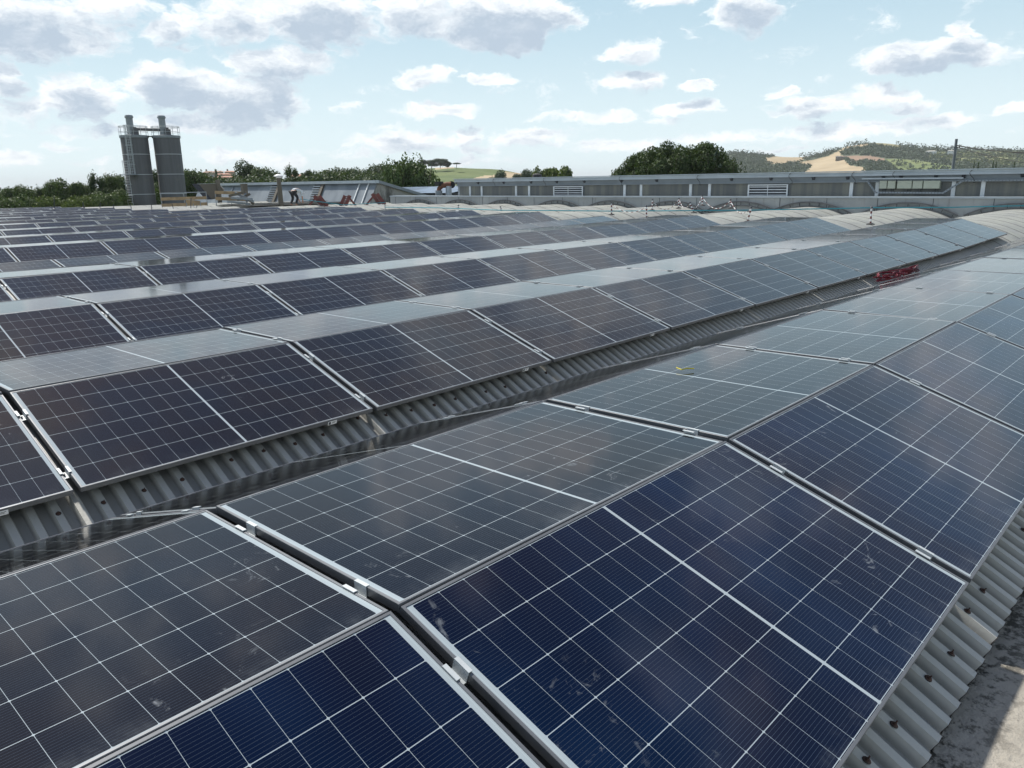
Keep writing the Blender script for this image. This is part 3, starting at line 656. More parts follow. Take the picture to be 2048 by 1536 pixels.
# ------------------------------------------------------------------ silos
def silo(az_, first):
    D = 100; p = Vector((D * math.cos(R(az_)), D * math.sin(R(az_)), 0)); zt = H + D * math.tan(R(3.12)); r = 1.42
    o = empty('silo', p, (0, 0, R(az_)), label=('left tall grey silo carrying a caged ladder' if first else 'right tall grey silo without a ladder, partly shaded by its neighbour'), cat='silo', group='pair of grey silos')
    m = MB(); m.lathe([(r, 0), (r, zt), (r - .02, zt + .05), (0, zt + .25)], 48, cap=False); m.build('shell', M_SILO, o, True)
    for py in (309, 349, 388):
        z = H + D * math.tan(R(azel(300, py)[1])); m = MB(); m.lathe([(r, z - .025), (r + .03, z - .02), (r + .03, z + .02), (r, z + .025)], 48, cap=False); m.build('band', M_WHITE, o)
    m = MB(); m.lathe([(r + .01, zt - .22), (r + .09, zt - .2), (r + .09, zt + .06), (r + .01, zt + .08)], 48, cap=False); m.build('rim', M_WALLG, o)
    m = MB(); rr = r + .05
    for h in (.45, .95, 1.05): m.tube([(rr * math.cos(2 * math.pi * k / 24), rr * math.sin(2 * math.pi * k / 24), zt + h) for k in range(25)], .022, 5, cap=False)
    for k in range(12): a = 2 * math.pi * k / 12; m.tube([(rr * math.cos(a), rr * math.sin(a), zt), (rr * math.cos(a), rr * math.sin(a), zt + 1.06)], .022, 5)
    m.build('railing', M_BRIGHT, o)
    f = MB(); f.lathe([(.36, 0), (.36, 1.75), (.43, 1.76), (.45, 1.9), (.37, 2.06), (.0, 2.12)], 8, (-.2, .25, zt + .15)); fo = f.build('filter_unit', M_WALLG, o)
    f = MB(); f.box((-.6, -.55, zt + .15), (.1, .1, zt + .75)); f.box((-.5, -.35, zt + .75), (-.1, .05, zt + .95)); f.build('fan_housing', M_SILO, fo)
    if first:
        m = MB(); ya_ = .62; xf = -1.42
        for dx_ in (-.22, .22):
            m.tube([(xf - .02, ya_ + dx_, zt - 4.15), (xf - .02, ya_ + dx_, zt + 1.05)], .025, 5)
        for k in range(18): z = zt - 4.1 + k * .28; m.tube([(xf - .02, ya_ - .22, z), (xf - .02, ya_ + .22, z)], .015, 4)
        m.build('ladder', M_BRIGHT, o)
        m = MB()
        for z in [zt - 4.15 + k * 1.04 for k in range(6)]:
            m.tube([(xf - .35 + .35 * math.cos(a), ya_ + .36 * math.sin(a), z) for a in [2 * math.pi * k / 12 for k in range(13)]], .022, 5, cap=False)
        for a in (2.2, 2.7, 3.14, 3.6, 4.1): m.tube([(xf - .35 + .35 * math.cos(a), ya_ + .36 * math.sin(a), zt - 4.15), (xf - .35 + .35 * math.cos(a), ya_ + .36 * math.sin(a), zt + 1.0)], .018, 4)
        m.build('ladder_cage', M_BRIGHT, o)
        m = MB(); m.box((xf - .8, .1, zt - 4.2), (xf + .1, 1.9, zt - 4.14)); m.build('platform', M_WALLG, o)
        m = MB(); y2 = 1.25
        for dx_ in (-.25, .25): m.tube([(xf, y2 + dx_, 0), (xf, y2 + dx_, zt - 2.6)], .028, 5)
        for k in range(30): z = zt - 2.7 - k * .28; m.tube([(xf, y2 - .25, z), (xf, y2 + .25, z)], .015, 4)
        for z in [zt - 7.6 + k * 1.2 for k in range(5)]: m.tube([(xf - .35 + .38 * math.cos(a), y2 + .38 * math.sin(a), z) for a in [2 * math.pi * k / 12 for k in range(13)]], .022, 5, cap=False)
        m.build('lower_ladder', M_BRIGHT, o)
        m = MB(); m.tube([(-.25, -.2, zt + .75), (-.25, -1.6, zt + .7), (-.25, -3.3, zt + .68)], .16, 10); m.build('connecting_pipe', M_SILO, o, True)
        m = MB(); m.box((-.7, -2.4, zt - .05), (.5, -1.2, zt + .02)); m.build('catwalk', M_SILO, o)
    return o
silo(67.86, True); silo(65.96, False)

# ------------------------------------------------------------------ timber guard rails, stacked steel, trestles
def guard(pts, label, rails, D=58):
    a = on_d(*pts[0], D); b = on_d(*pts[1], D); o = empty('guard_rail', (a.x, a.y, a.z - 1.2), label=label, cat='guard rail')
    n = max(2, int((b - a).length / 1.4))
    for k in range(n + 1): m = MB(); q = a.lerp(b, k / n); m.tube([(q.x, q.y, q.z - 1.25), (q.x, q.y, q.z + .02)], .03, 6); P(o, m, 'post', M_WALLG)
    m = MB(); m.bar(a, b, .05, .06); P(o, m, 'top_rail', M_WALLG)
    m = MB()
    for dz in rails: m.bar(a - Vector((.04, .04, dz)), b - Vector((.04, .04, dz)), .05, .2)
    P(o, m, 'plank', M_WOOD)
guard([(321, 386.5), (412, 384)], 'grey guard rail with yellowish timber planks in front of the right silo', (.38, .78))
guard([(430, 384), (492, 386)], 'timber plank guard rail in front of the brown shed', (.02, .42), 56)
guard([(372, 399), (400, 402)], 'short low timber barrier beside the silos', (.1,), 56)
random.seed(9)
o = empty('steel_beam_pile', (on_d(480, 405, 55).x, on_d(480, 405, 55).y, on_d(480, 409, 55).z), label='untidy pile of grey steel beams leaning beside the timber rail', cat='beam pile')
for i, (a, b) in enumerate((((458, 392), (492, 384)), ((462, 396), (505, 398)), ((470, 386), (508, 403)), ((475, 400), (500, 388)), ((488, 384), (494, 404)), ((455, 403), (500, 408)), ((492, 395), (508, 408)))):
    m = MB(); m.bar(on_d(*a, 55 + i * .1), on_d(*b, 54.5 + i * .15), .12, .14); P(o, m, 'beam', M_FASC if i % 3 else M_BROWN)
for i, (top, bot, foot, lab) in enumerate((((633, 391.5), (650, 412), (618, 411), 'left'), ((695, 391), (686, 412), (712, 412), 'middle'), ((749, 387.5), (765, 409), (733, 409), 'right'))):
    D = 51; t, b, f = on_d(*top, D), on_d(*bot, D), on_d(*foot, D + .4)
    o = empty('red_trestle', (b.x, b.y, b.z), label=f'{lab} of the three dark red steel trestles in front of the grey shed', cat='trestle', group='dark red steel trestles')
    d = (b - t).normalized(); s = Vector((Rt.x, Rt.y, 0)).normalized() * .16
    m = MB(); m.bar(t - s, b - s, .08, .2); m.bar(t + s, b + s, .08, .2); m.bar(t + Vector((.05, .05, 0)), b + Vector((.05, .05, 0)), .26, .03)
    for k in range(5): q = t.lerp(b, (k + .5) / 5); m.bar(q - s, q + s, .08, .05)
    P(o, m, 'column', M_RED)
    m = MB(); m.bar(t + Vector((.1, .1, -.05)), f, .09, .09); P(o, m, 'brace', M_RED)
    m = MB(); m.box((b.x - .22, b.y - .22, b.z - .06), (b.x + .22, b.y + .22, b.z)); m.box((f.x - .1, f.y - .1, f.z - .06), (f.x + .1, f.y + .1, f.z)); P(o, m, 'base_plate', M_RED)
# chimney flue with mushroom cap
a = on_d(562, 408, 53); t = on_d(561, 352, 53)
o = empty('flue', (a.x, a.y, a.z - .3), label='brown flue pipe with a pale mushroom cap rising before the grey shed', cat='flue')
m = MB(); m.tube([(a.x, a.y, a.z - .3), (a.x, a.y, t.z - .12)], .17, 14, r2=.13); P(o, m, 'pipe', M_BROWN, True)
m = MB(); m.lathe([(.13, 0), (.17, .05), (.30, .10), (.28, .15), (.12, .22), (0, .24)], 16, (a.x, a.y, t.z - .12)); P(o, m, 'cap', M_STICK, True)
a = on_d(490, 392, 60); t = on_d(489, 369, 60)
o = empty('vent_pillar', (a.x, a.y, a.z), label='short brown square vent pillar against the shed front', cat='vent')
m = MB(); m.box((a.x - .17, a.y - .17, a.z), (a.x + .17, a.y + .17, t.z)); m.box((a.x - .2, a.y - .2, t.z), (a.x + .2, a.y + .2, t.z + .05)); P(o, m, 'pillar', M_BROWN)
# rusty duct elbow
D = 52; c0 = on_d(880, 372, D); o = empty('duct', (c0.x, c0.y, on_d(880, 392, D).z - .4), label='rusty brown duct bending onto a grey pipe left of the clerestory', cat='duct')
m = MB(); m.tube([on_d(902, 369.5, D), on_d(893, 369.5, D), on_d(884, 371.5, D), on_d(878.5, 377, D), on_d(876.5, 384, D)], .19, 12, r2=.13); P(o, m, 'elbow', M_RUST, True)
m = MB(); q = on_d(877.5, 381, D); m.tube([(q.x, q.y, q.z - 1.0), (q.x, q.y, q.z)], .23, 12); P(o, m, 'pipe', M_WALLG, True)
m = MB(); q = on_d(897, 372, D); m.tube([(q.x, q.y, q.z - 1.2), (q.x, q.y, q.z)], .2, 12); P(o, m, 'riser', M_GUT, True)
m = MB(); q = on_d(903, 369.5, D); m.tube([q, q + Vector((.3, .3, 0))], .23, 12); P(o, m, 'flange', M_BLACK)
m = MB(); q = on_d(878, 367.5, D); m.box((q.x - .2, q.y - .2, q.z - .12), (q.x + .2, q.y + .2, q.z + .14)); P(o, m, 'motor', M_BLACK)
m_ = on_x(1074, 354, XF + 2); o = tag(MB().lathe([(.22, -.2), (.3, .0), (.28, .14), (.12, .2), (0, .21)], 10, (m_.x, m_.y, m_.z)).build('roof_cowl', M_BLACK), label='small black roof cowl on the clerestory gutter line', cat='roof cowl')
# blue-grey lower roof beyond
o = empty('low_roof_building', (48, 52, 0), label='low far building whose blue-grey roof shows left of the rusty duct', cat='building')
p0, p1 = on_x(778, 375, 46), on_x(905, 371.5, 46)
m = MB(); za, zc = p0.z, on_x(800, 386, 44).z
m.add([(44, p0.y + 6, zc), (44, p1.y - 2, zc), (47, p1.y - 2, za), (47, p0.y + 6, za), (60, p0.y + 6, za), (60, p1.y - 2, za)], [(0, 1, 2, 3), (3, 2, 5, 4)]); P(o, m, 'roof', mat('blue_roof', (.13, .18, .25), .35, .2, .3, .8))
m = MB(); m.box((44.2, p1.y - 1.9, 0), (59.8, p0.y + 5.9, zc - .02)); P(o, m, 'wall', M_DARK)
p = on_d(935, 370, 50)
# red cable bundle in the valley + yellow tie
random.seed(11)
c0 = Vector((13.2, 4.3, 0)); q0 = on_z(1760, 566, -1.72); q1 = on_z(1835, 546, -1.62)
m = MB()
for i in range(16):
    pts = []; ph = random.uniform(0, 6); am = random.uniform(.04, .16)
    for k in range(12):
        s = k / 11; q = q0.lerp(q1, s * random.uniform(.93, 1.0)); pts.append((q.x, q.y + am * math.sin(ph + s * 9) * (1 - s * .6), q.z + .05 + .035 * math.sin(ph * 2 + s * 7) + i * .004))
    m.tube(pts, .011, 5)
tag(m.build('cable_bundle', mat('red_cable', (.13, .008, .02), .5)), label='tangled bundle of red cables lying in the valley gutter', cat='cable bundle')
yt = on_z(1363, 741, -1.206); y2 = on_z(1388, 739, -1.206)
m = MB(); m.tube([yt + Vector((.02, .05, .008)), yt + Vector((0, 0, .006)), yt.lerp(y2, .5) + Vector((0, .01, .01)), y2 + Vector((0, 0, .006))], .004, 5)
tag(m.build('cable_tie', mat('yellow_plastic', (.6, .5, .02), .5)), label='small yellow cable tie dropped on a pale flat panel', cat='cable tie')

# ------------------------------------------------------------------ barrier posts, chains, rope
def post(top, bot, X, i, label):
    b = on_x(*bot, X); t = on_x(*top, X); o = empty('barrier_post', b, label=label, cat='barrier post', group='red and white barrier posts on the bare vaults')
    d = t - b; m = MB()
    for k in range(6): m.tube([d * (k / 6), d * ((k + 1) / 6)], .028, 8, mi=k % 2)
    m.build('pole', [M_RED, M_WHITE], o, True)
    m = MB(); m.lathe([(.12, -.02), (.12, .0), (.05, .03), (0, .03)], 10); m.build('foot', M_BLACK, o)
    m = MB(); m.lathe([(.035, 0), (.04, .03), (.02, .06), (0, .06)], 8, tuple(d)); m.build('cap', M_DARK, o)
    return t
PO = [((1223, 407), (1223, 429), 24.4), ((1305, 401), (1304, 420), 28), ((1293, 414), (1293, 436), 24.2), ((1358, 398), (1357, 416), 29), ((1380, 407), (1388, 425), 26), ((1404, 393), (1405, 411), 30),
      ((1461, 401), (1461, 416), 29), ((1502, 417), (1495, 443), 24.6), ((1743, 417), (1741, 448), 24.8), ((1001, 415), (1005, 427), 26), ((917, 412), (916, 422), 27), ((770, 411), (770, 420), 27)]
WD = ['upright post midway along the pale vaults', 'upright post left of the leaning ones', 'short post near the end of the sixth row', 'post before the dark arch under the window mullions',
      'post with red bracket leaning right', 'thin pale post touching the parapet', 'post beside the shadowed low vault', 'strongly tilted post right of the vault dip', 'tall upright rightmost post on the curved sheets',
      'leaning post just left of centre', 'faint post far left of centre', 'leftmost tiny post by the red trestle']
tops = []
for i, (t, b, X) in enumerate(PO): tops.append(post(t, b, X, i, 'red and white ' + WD[i]))
def chain(a, b, sag, name='warning_chain', mats=None, r=.011):
    m = MB(); n = 14; pts = [a.lerp(b, k / n) - Vector((0, 0, sag * 4 * (k / n) * (1 - k / n))) for k in range(n + 1)]
    for k in range(n): m.tube([pts[k], pts[k + 1]], r, 5, mi=k % 2)
    return m.build(name, mats or [M_RED, M_WHITE])
for k, (i, j, sg, lb) in enumerate(((0, 2, .25, 'red and white chain sagging between two posts left of centre'), (1, 3, .4, 'drooping chain between the two upright posts under the clerestory'), (3, 4, .25, 'short chain down to the leaning bracket post'),
                     (4, 5, .3, 'chain rising from the leaning post to the parapet'), (6, 7, .3, 'chain hanging between low vault post and tilted post'), (5, 6, .4, 'chain drooping before the shadowed low vault'))):
    tag(chain(tops[i], tops[j], sg), label=lb, cat='chain', group='red and white warning chains')
rp = [on_z(x, y, z) for x, y, z in ((2130, 408, -1.16), (2048, 412.5, -1.18), (1900, 417, -1.22), (1743, 420, -1.24), (1500, 421.5, -1.2), (1350, 421.5, -1.16), (1220, 420, -1.14), (1100, 420, -1.14), (1000, 417.5, -1.12), (880, 413, -1.1), (770, 411, -1.1))]
rp = [Vector((v.x, v.y, H - 1.18 + .02 * (k % 2))) for k, v in enumerate(rp)]
m = MB(); m.tube(rp, .022, 6); tag(m.build('safety_rope', M_TEAL), label='long teal safety rope stretched across the bare vault crowns', cat='rope')
a, b = on_d(600, 398, 50), on_d(770, 405, 50); m = MB(); m.tube([a, a.lerp(b, .5) - Vector((0, 0, .25)), b], .025, 6); tag(m.build('safety_rope', M_TEAL), label='thin teal rope hanging in front of the red trestles', cat='rope')
for i, (x, y0, y1, tilt) in enumerate(((108, 392, 414, 0), (166, 404, 412, 0), (199, 406, 414, .1), (227, 408, 417, 0), (263, 408, 418, -.1), (303, 408, 418, 0), (348, 408, 420, -.2), (381, 396, 424, .05), (392, 410, 424, .1))):
    b = on_d(x, y1, 52); t = on_d(x + tilt * 20, y0, 52)
    o = empty('fence_stake', b, label=f'{ORD[i + 1]} thin grey stake from the left along the far roof edge', cat='stake', group='thin grey stakes along the far roof edge')
    m = MB(); m.tube([(0, 0, -.1), t - b], .025, 6); m.build('pole', M_DARK, o); m = MB(); m.lathe([(.1, -.12), (.1, -.09), (.03, -.06)], 8); m.build('foot', M_DARK, o)
# ------------------------------------------------------------------ people
SKIN = mat('skin', (.36, .2, .14), .6)
def skinbody(name, J, E, mt, parent, lvl=2):
    me = bpy.data.meshes.new(name); me.from_pydata([j[:3] for j in J], E, []); me.materials.append(mt)
    o = link(name, me, parent); md = o.modifiers.new('skin', 'SKIN')
    for i, j in enumerate(J): me.skin_vertices[0].data[i].radius = (j[3], j[4] if len(j) > 4 else j[3])
    me.skin_vertices[0].data[0].use_root = True
    md.use_smooth_shade = True; s = o.modifiers.new('sub', 'SUBSURF'); s.levels = lvl; s.render_levels = lvl
    return o
def person(loc, rz, label, pose, shirt, pants, hat):
    o = empty('person', loc, (0, 0, rz), label=label, cat='person')
    if pose == 'stand':
        J = [(0, 0, .92, .14, .11), (0, 0, 1.12, .13, .1), (0, .02, 1.38, .15, .11), (0, .03, 1.50, .06), (0, .06, 1.58, .055), (0, .08, 1.66, .085, .095), (0, .07, 1.74, .07),
             (-.19, .02, 1.42, .055), (-.24, .0, 1.16, .042), (-.2, .16, .98, .035), (-.18, .22, .94, .035), (.19, .02, 1.42, .055), (.25, .02, 1.16, .042), (.22, .2, 1.02, .035), (.2, .26, .99, .035),
             (-.1, 0, .86, .085), (-.11, .02, .48, .06), (-.12, -.02, .08, .045), (-.12, .12, .03, .035), (.1, 0, .86, .085), (.11, .02, .48, .06), (.12, -.02, .08, .045), (.12, .12, .03, .035)]
        E = [(0, 1), (1, 2), (2, 3), (3, 4), (4, 5), (5, 6), (2, 7), (7, 8), (8, 9), (9, 10), (2, 11), (11, 12), (12, 13), (13, 14), (0, 15), (15, 16), (16, 17), (17, 18), (0, 19), (19, 20), (20, 21), (21, 22)]
        hd = (0, .08, 1.66); hands = [(10, 9), (14, 13)]
        SH = ([0, 1, 2, 3, 7, 8, 11, 12], [(0, 1), (1, 2), (2, 3), (2, 4), (4, 5), (2, 6), (6, 7)]); PT = ([0, 15, 16, 17, 19, 20, 21], [(0, 1), (1, 2), (2, 3), (0, 4), (4, 5), (5, 6)])
    else:
        J = [(0, 0, .80, .15, .12), (0, .22, .90, .14, .12), (0, .50, .86, .16, .12), (0, .62, .80, .06), (0, .67, .74, .055), (0, .72, .66, .085, .095), (0, .76, .60, .07),
             (-.2, .5, .78, .055), (-.2, .52, .50, .042), (-.12, .6, .26, .035), (-.1, .62, .20, .035), (.2, .5, .78, .055), (.22, .50, .50, .042), (.12, .64, .28, .035), (.1, .66, .22, .035),
             (-.1, -.02, .74, .095), (-.14, .12, .42, .065), (-.14, -.1, .08, .045), (-.14, .04, .03, .035), (.1, -.02, .74, .095), (.16, .2, .44, .065), (.16, .0, .08, .045), (.16, .14, .03, .035)]
        E = [(0, 1), (1, 2), (2, 3), (3, 4), (4, 5), (5, 6), (2, 7), (7, 8), (8, 9), (9, 10), (2, 11), (11, 12), (12, 13), (13, 14), (0, 15), (15, 16), (16, 17), (17, 18), (0, 19), (19, 20), (20, 21), (21, 22)]
        hd = (0, .72, .66); hands = [(10, 9), (14, 13)]
        SH = ([0, 1, 2, 3, 7, 8, 11, 12], [(0, 1), (1, 2), (2, 3), (2, 4), (4, 5), (2, 6), (6, 7)]); PT = ([0, 15, 16, 17, 19, 20, 21], [(0, 1), (1, 2), (2, 3), (0, 4), (4, 5), (5, 6)])
    for hi_, (h, w) in enumerate(hands):                     # five fingers rooted in each palm
        P0 = Vector(J[h][:3]); d = (P0 - Vector(J[w][:3])).normalized(); sd_ = d.cross(Vector((0, 0, 1))); sd_ = sd_.normalized() if sd_.length > .1 else Vector((1, 0, 0))
        for q in range(5):
            off = (q - 1.5) * .018; ln = (.07, .08, .075, .06)[q] if q < 4 else .05
            if q == 4: a = P0 - d * .01 + sd_ * -.035; b = a + d * .04 - sd_ * .025
            else: a = P0 + d * .035 + sd_ * off; b = a + d * ln + Vector((0, 0, -.02))
            i0 = len(J); J += [(a.x, a.y, a.z, .010), (b.x, b.y, b.z, .008)]; E += [(h, i0), (i0, i0 + 1)]
    skinbody('body', J, E, SKIN, o)
    for (ids, ee), mt_, nm in ((SH, shirt, 'shirt'), (PT, pants, 'trousers')):
        skinbody(nm, [tuple(J[i][:3]) + tuple(v + .018 for v in (J[i][3], J[i][4] if len(J[i]) > 4 else J[i][3])) for i in ids], ee, mt_, o)
    f = MB(); f.box((-.012, hd[1] + .085, hd[2] - .02), (.012, hd[1] + .115, hd[2] + .02)); f.build('nose', SKIN, o)
    f = MB()
    for s in (-1, 1): f.lathe([(0, -.01), (.012, 0), (0, .01)], 8, (s * .032, hd[1] + .088, hd[2] + .03), cap=False)
    f.build('eye', M_BLACK, o)
    f = MB(); f.lathe([(.10, 0), (.105, .04), (.09, .09), (.05, .125), (0, .135)], 14, (hd[0], hd[1] - .01, hd[2] + .05)); f.box((-.07, hd[1] + .07, hd[2] + .05), (.07, hd[1] + .19, hd[2] + .065)); f.build('cap' if pose == 'stand' else 'hair', hat, o, True)
    return o
SHB = mat('grey_blue_cloth', (.16, .22, .26), .8); SHW = mat('white_cloth', (.55, .6, .62), .8); PTD = mat('dark_cloth', (.018, .02, .025), .8)
q = on_x(921, 371, XF + 1.0)
person((q.x, q.y, q.z - 1.83 + .02), R(205), 'person in a pale cap and grey-blue shirt standing behind the parapet', 'stand', SHB, PTD, mat('pale_cap', (.5, .32, .28), .8))
q = on_z(588, 411, -1.22)
person((q.x, q.y, q.z), R(-75), 'person in white shirt and dark trousers bending over beside the flue', 'bend', SHW, PTD, M_WHITE)

# ------------------------------------------------------------------ utility pole and wires
b = on_d(1906, 335, 70); t = on_d(1912, 278, 70)
o = empty('utility_pole', (b.x, b.y, 0), label='tall grey utility pole standing behind the clerestory roof on the right', cat='utility pole')
m = MB(); m.tube([(0, 0, 0), (0, 0, t.z)], .17, 12, r2=.10); m.build('pole', mat('pole_concrete', (.15, .17, .19), .7), o, True)
m = MB(); m.bar((-.25, .25, t.z - .6), (.25, -.25, t.z - .6), .06, .06)
for s in (-.2, 0, .2): m.lathe([(.03, 0), (.04, .06), (.02, .1)], 8, (s, -s, t.z - .57))
m.build('insulator', M_DARK, o)
m = MB()
for (y0, x1, y1, sg) in ((290, 2120, 309, 1.2), (291, 2120, 304, 1.6), (293, 2080, 330, 1.0)):
    a_ = Vector((0, 0, on_d(1911, y0, 70).z)); e_ = on_d(x1, y1, 62) - Vector((b.x, b.y, 0))
    m.tube([a_.lerp(e_, k / 10) - Vector((0, 0, sg * .5 * (k / 10) * (1 - k / 10))) for k in range(11)], .022, 5)
m.build('wire', M_BLACK, o)

# ------------------------------------------------------------------ hills
def inpoly(x, y, P):
    c = False; j = len(P) - 1
    for i in range(len(P)):
        if (P[i][1] > y) != (P[j][1] > y) and x < (P[j][0] - P[i][0]) * (y - P[i][1]) / (P[j][1] - P[i][1]) + P[i][0]: c = not c
        j = i
    return c
def interp(P, x):
    if x <= P[0][0]: return P[0][1]
    for (a, b), (c, d) in zip(P, P[1:]):
        if x <= c: t = (x - a) / (c - a); return b + (d - b) * t
    return P[-1][1]
def hill(name, prof, r0, r1, na, nr, mats, pick, pw=1.0, zf=0.0):
    m = MB(); xa, xb = prof[0][0], prof[-1][0]; G = []
    for i in range(na + 1):
        px = xa + (xb - xa) * i / na; py = interp(prof, px); a, e = azel(px, py); a = R(a); ztop = H + r1 * math.tan(R(e))
        for j in range(nr + 1):
            if j <= nr - 3:
                s = j / (nr - 3); r = r0 + (r1 - r0) * s; z = (ztop) * (s ** pw) * (1 - .15 * math.sin(s * 3.14)) + zf
            else: s = (j - nr + 3); r = r1 + s * r1 * .12; z = ztop - s * s * r1 * .012
            z += (math.sin(px * .05 + j * .9) + math.sin(px * .021 - j * .5)) * r1 * .0006 * min(1, s if j <= nr - 3 else 0)
            m.v.append((r * math.cos(a), r * math.sin(a), z))
    for i in range(na):
        for j in range(nr):
            f = (i * (nr + 1) + j, i * (nr + 1) + j + 1, (i + 1) * (nr + 1) + j + 1, (i + 1) * (nr + 1) + j)
            c = sum((Vector(m.v[k]) for k in f), Vector()) / 4; q = proj(c)
            m.f.append(f); m.mi.append(pick(q[0], q[1]))
    o = m.build(name, mats, None, True); tag(o, kind='structure'); return m
def field(name, c1, c2, sc_=.02, stripe=None):
    def fn(t, b, c):
        n = t.sstep(t.noise(c, sc_, 6, .65), .35, .65); base = t.mix(n, rgb(*c1), rgb(*c2))
        if stripe:
            x, y, z = t.sep(c)[:3]; w = t.m('FRACT', t.m('MULTIPLY', t.m('ADD', t.m('MULTIPLY', x, stripe[0]), t.m('MULTIPLY', y, stripe[1])), 1.0))
            base = t.mix(t.sstep(w, .3, .6, 0, .5), base, rgb(*[v * .55 for v in c1]))
        t.l.new(base, b.inputs['Base Color'])
    return mat(name, rough=.95, fn=fn)
F_GREEN = field('field_green', (.10, .14, .04), (.16, .19, .06), .01); F_TAN = field('field_tan', (.32, .25, .15), (.40, .32, .20), .012)
F_BROWN = field('field_brown', (.22, .14, .09), (.27, .18, .12), .02); F_WOOD = field('field_wood', (.035, .055, .03), (.06, .085, .04), .05)
F_VINE = field('vineyard', (.075, .115, .028), (.13, .165, .045), .03, (.10, .16)); F_ORCH = field('orchard', (.12, .14, .05), (.2, .2, .08), .02); F_OLIVE = field('field_olive', (.2, .19, .09), (.27, .24, .12), .02)
R_TAN = [[(1528, 316), (1560, 312), (1618, 312), (1604, 322), (1560, 330), (1536, 326)],
         [(1600, 350), (1625, 333), (1594, 325), (1632, 318), (1655, 313), (1684, 298), (1700, 289), (1737, 285), (1732, 294), (1700, 296), (1680, 304), (1686, 312), (1692, 322), (1700, 331), (1732, 335), (1730, 350)]]
R_BRN = [(1686, 312), (1740, 311), (1772, 318), (1760, 324), (1700, 323)]
R_GRN = [(1762, 317), (1830, 320), (1910, 333), (1905, 345), (1800, 345), (1775, 326)]
R_ORC = [(1850, 312), (1880, 304), (1990, 303), (2048, 306), (2100, 330), (2048, 335), (1960, 330), (1900, 326)]
R_TOP = [(1735, 284), (1800, 286), (1830, 291), (1790, 296), (1760, 292)]
def pick_r(x, y):
    if any(inpoly(x, y, p) for p in R_TAN): return 1
    if inpoly(x, y, R_BRN): return 2
    if inpoly(x, y, R_TOP): return 5
    if inpoly(x, y, R_GRN): return 0
    if inpoly(x, y, R_ORC): return 4
    return 3
PR = [(1180, 362), (1240, 352), (1300, 345), (1400, 320), (1455, 307), (1480, 305), (1530, 310), (1560, 312), (1600, 312.5), (1625, 312), (1650, 305), (1680, 298), (1700, 291.5), (1735, 287), (1760, 288), (1800, 290.5), (1850, 296), (1900, 299), (1960, 300), (2048, 303), (2200, 310), (2500, 330)]
hill('hills', PR, 900, 1500, 330, 60, [F_GREEN, F_TAN, F_BROWN, F_WOOD, F_ORCH, F_OLIVE], pick_r)
PV = [(560, 362), (640, 356), (700, 350), (760, 342), (820, 338), (870, 336.5), (905, 335), (930, 336), (960, 338), (1000, 341), (1040, 346), (1062, 350), (1120, 358), (1180, 366)]
T1 = [(1010, 343), (1070, 350), (1070, 362), (1012, 362), (1006, 352)]; T2 = [(940, 364), (952, 355), (975, 350), (990, 350), (990, 364)]
T3 = [(868, 334), (912, 333), (905, 337), (870, 339)]
def pick_v(x, y):
    if inpoly(x, y, T1) or inpoly(x, y, T2) or inpoly(x, y, T3): return 1
    return 0 if x > 852 else 2
hill('vineyard_hill', PV, 180, 560, 160, 40, [F_VINE, F_TAN, F_WOOD], pick_v)
PLh = [(-500, 395), (0, 392), (230, 380), (330, 364), (430, 355), (520, 355), (620, 360), (700, 366)]
hill('left_slope', PLh, 78, 330, 90, 20, [F_WOOD], lambda x, y: 0, .45)
PM = [(-900, 385), (-300, 381), (-40, 376), (8, 379), (20, 384), (45, 386), (90, 388), (300, 386)]
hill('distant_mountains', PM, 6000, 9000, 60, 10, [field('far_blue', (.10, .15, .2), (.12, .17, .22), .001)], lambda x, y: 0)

# ------------------------------------------------------------------ trees
def leaves(n, blobs, size, seed, flat=0.0, shell=.55):
    rnd = random.Random(seed); m = MB(); tot = sum(b[6] if len(b) > 6 else b[3] * b[4] * b[5] for b in blobs)
    for b in blobs:
        k = int(n * (b[6] if len(b) > 6 else b[3] * b[4] * b[5]) / tot)
        for _ in range(k):
            u = Vector((rnd.gauss(0, 1), rnd.gauss(0, 1), rnd.gauss(0, 1))).normalized(); rr = shell + (1 - shell) * rnd.random() if rnd.random() < .75 else rnd.random()
            rr *= 1 + .12 * math.sin(u.x * 7 + seed) * math.cos(u.z * 6 + u.y * 5)
            p = Vector((b[0] + u.x * b[3] * rr, b[1] + u.y * b[4] * rr, b[2] + u.z * b[5] * rr))
            nn = (u + Vector((rnd.uniform(-1, 1), rnd.uniform(-1, 1), rnd.uniform(-.6, 1)))).normalized()
            a = nn.orthogonal().normalized(); c = nn.cross(a); s = size * rnd.uniform(.6, 1.3); th = rnd.uniform(0, 6.28)
            a, c = a * math.cos(th) + c * math.sin(th), c * math.cos(th) - a * math.sin(th)
            o = len(m.v); m.v += [tuple(p - a * s), tuple(p + c * s * .75), tuple(p + a * s), tuple(p - c * s * .75)]; m.f.append((o, o + 1, o + 2, o + 3)); m.mi.append(0)
    return m
def crown_blobs(w, h, z0, seed, n=14, irr=.35):
    rnd = random.Random(seed); out = []
    for i in range(n):
        a = rnd.uniform(0, 6.28); t = rnd.random(); rad = w * .5 * math.sqrt(max(.05, 1 - (2 * t - .8) ** 2 * .7)) * rnd.uniform(.35, .8)
        s = w * rnd.uniform(.16, .30); out.append((rad * math.cos(a), rad * math.sin(a), z0 + h * (.12 + .76 * t), s, s, s * rnd.uniform(.7, 1.0)))
    out.append((0, 0, z0 + h * .5, w * .28, w * .28, h * .36)); return out
KINDS = {}
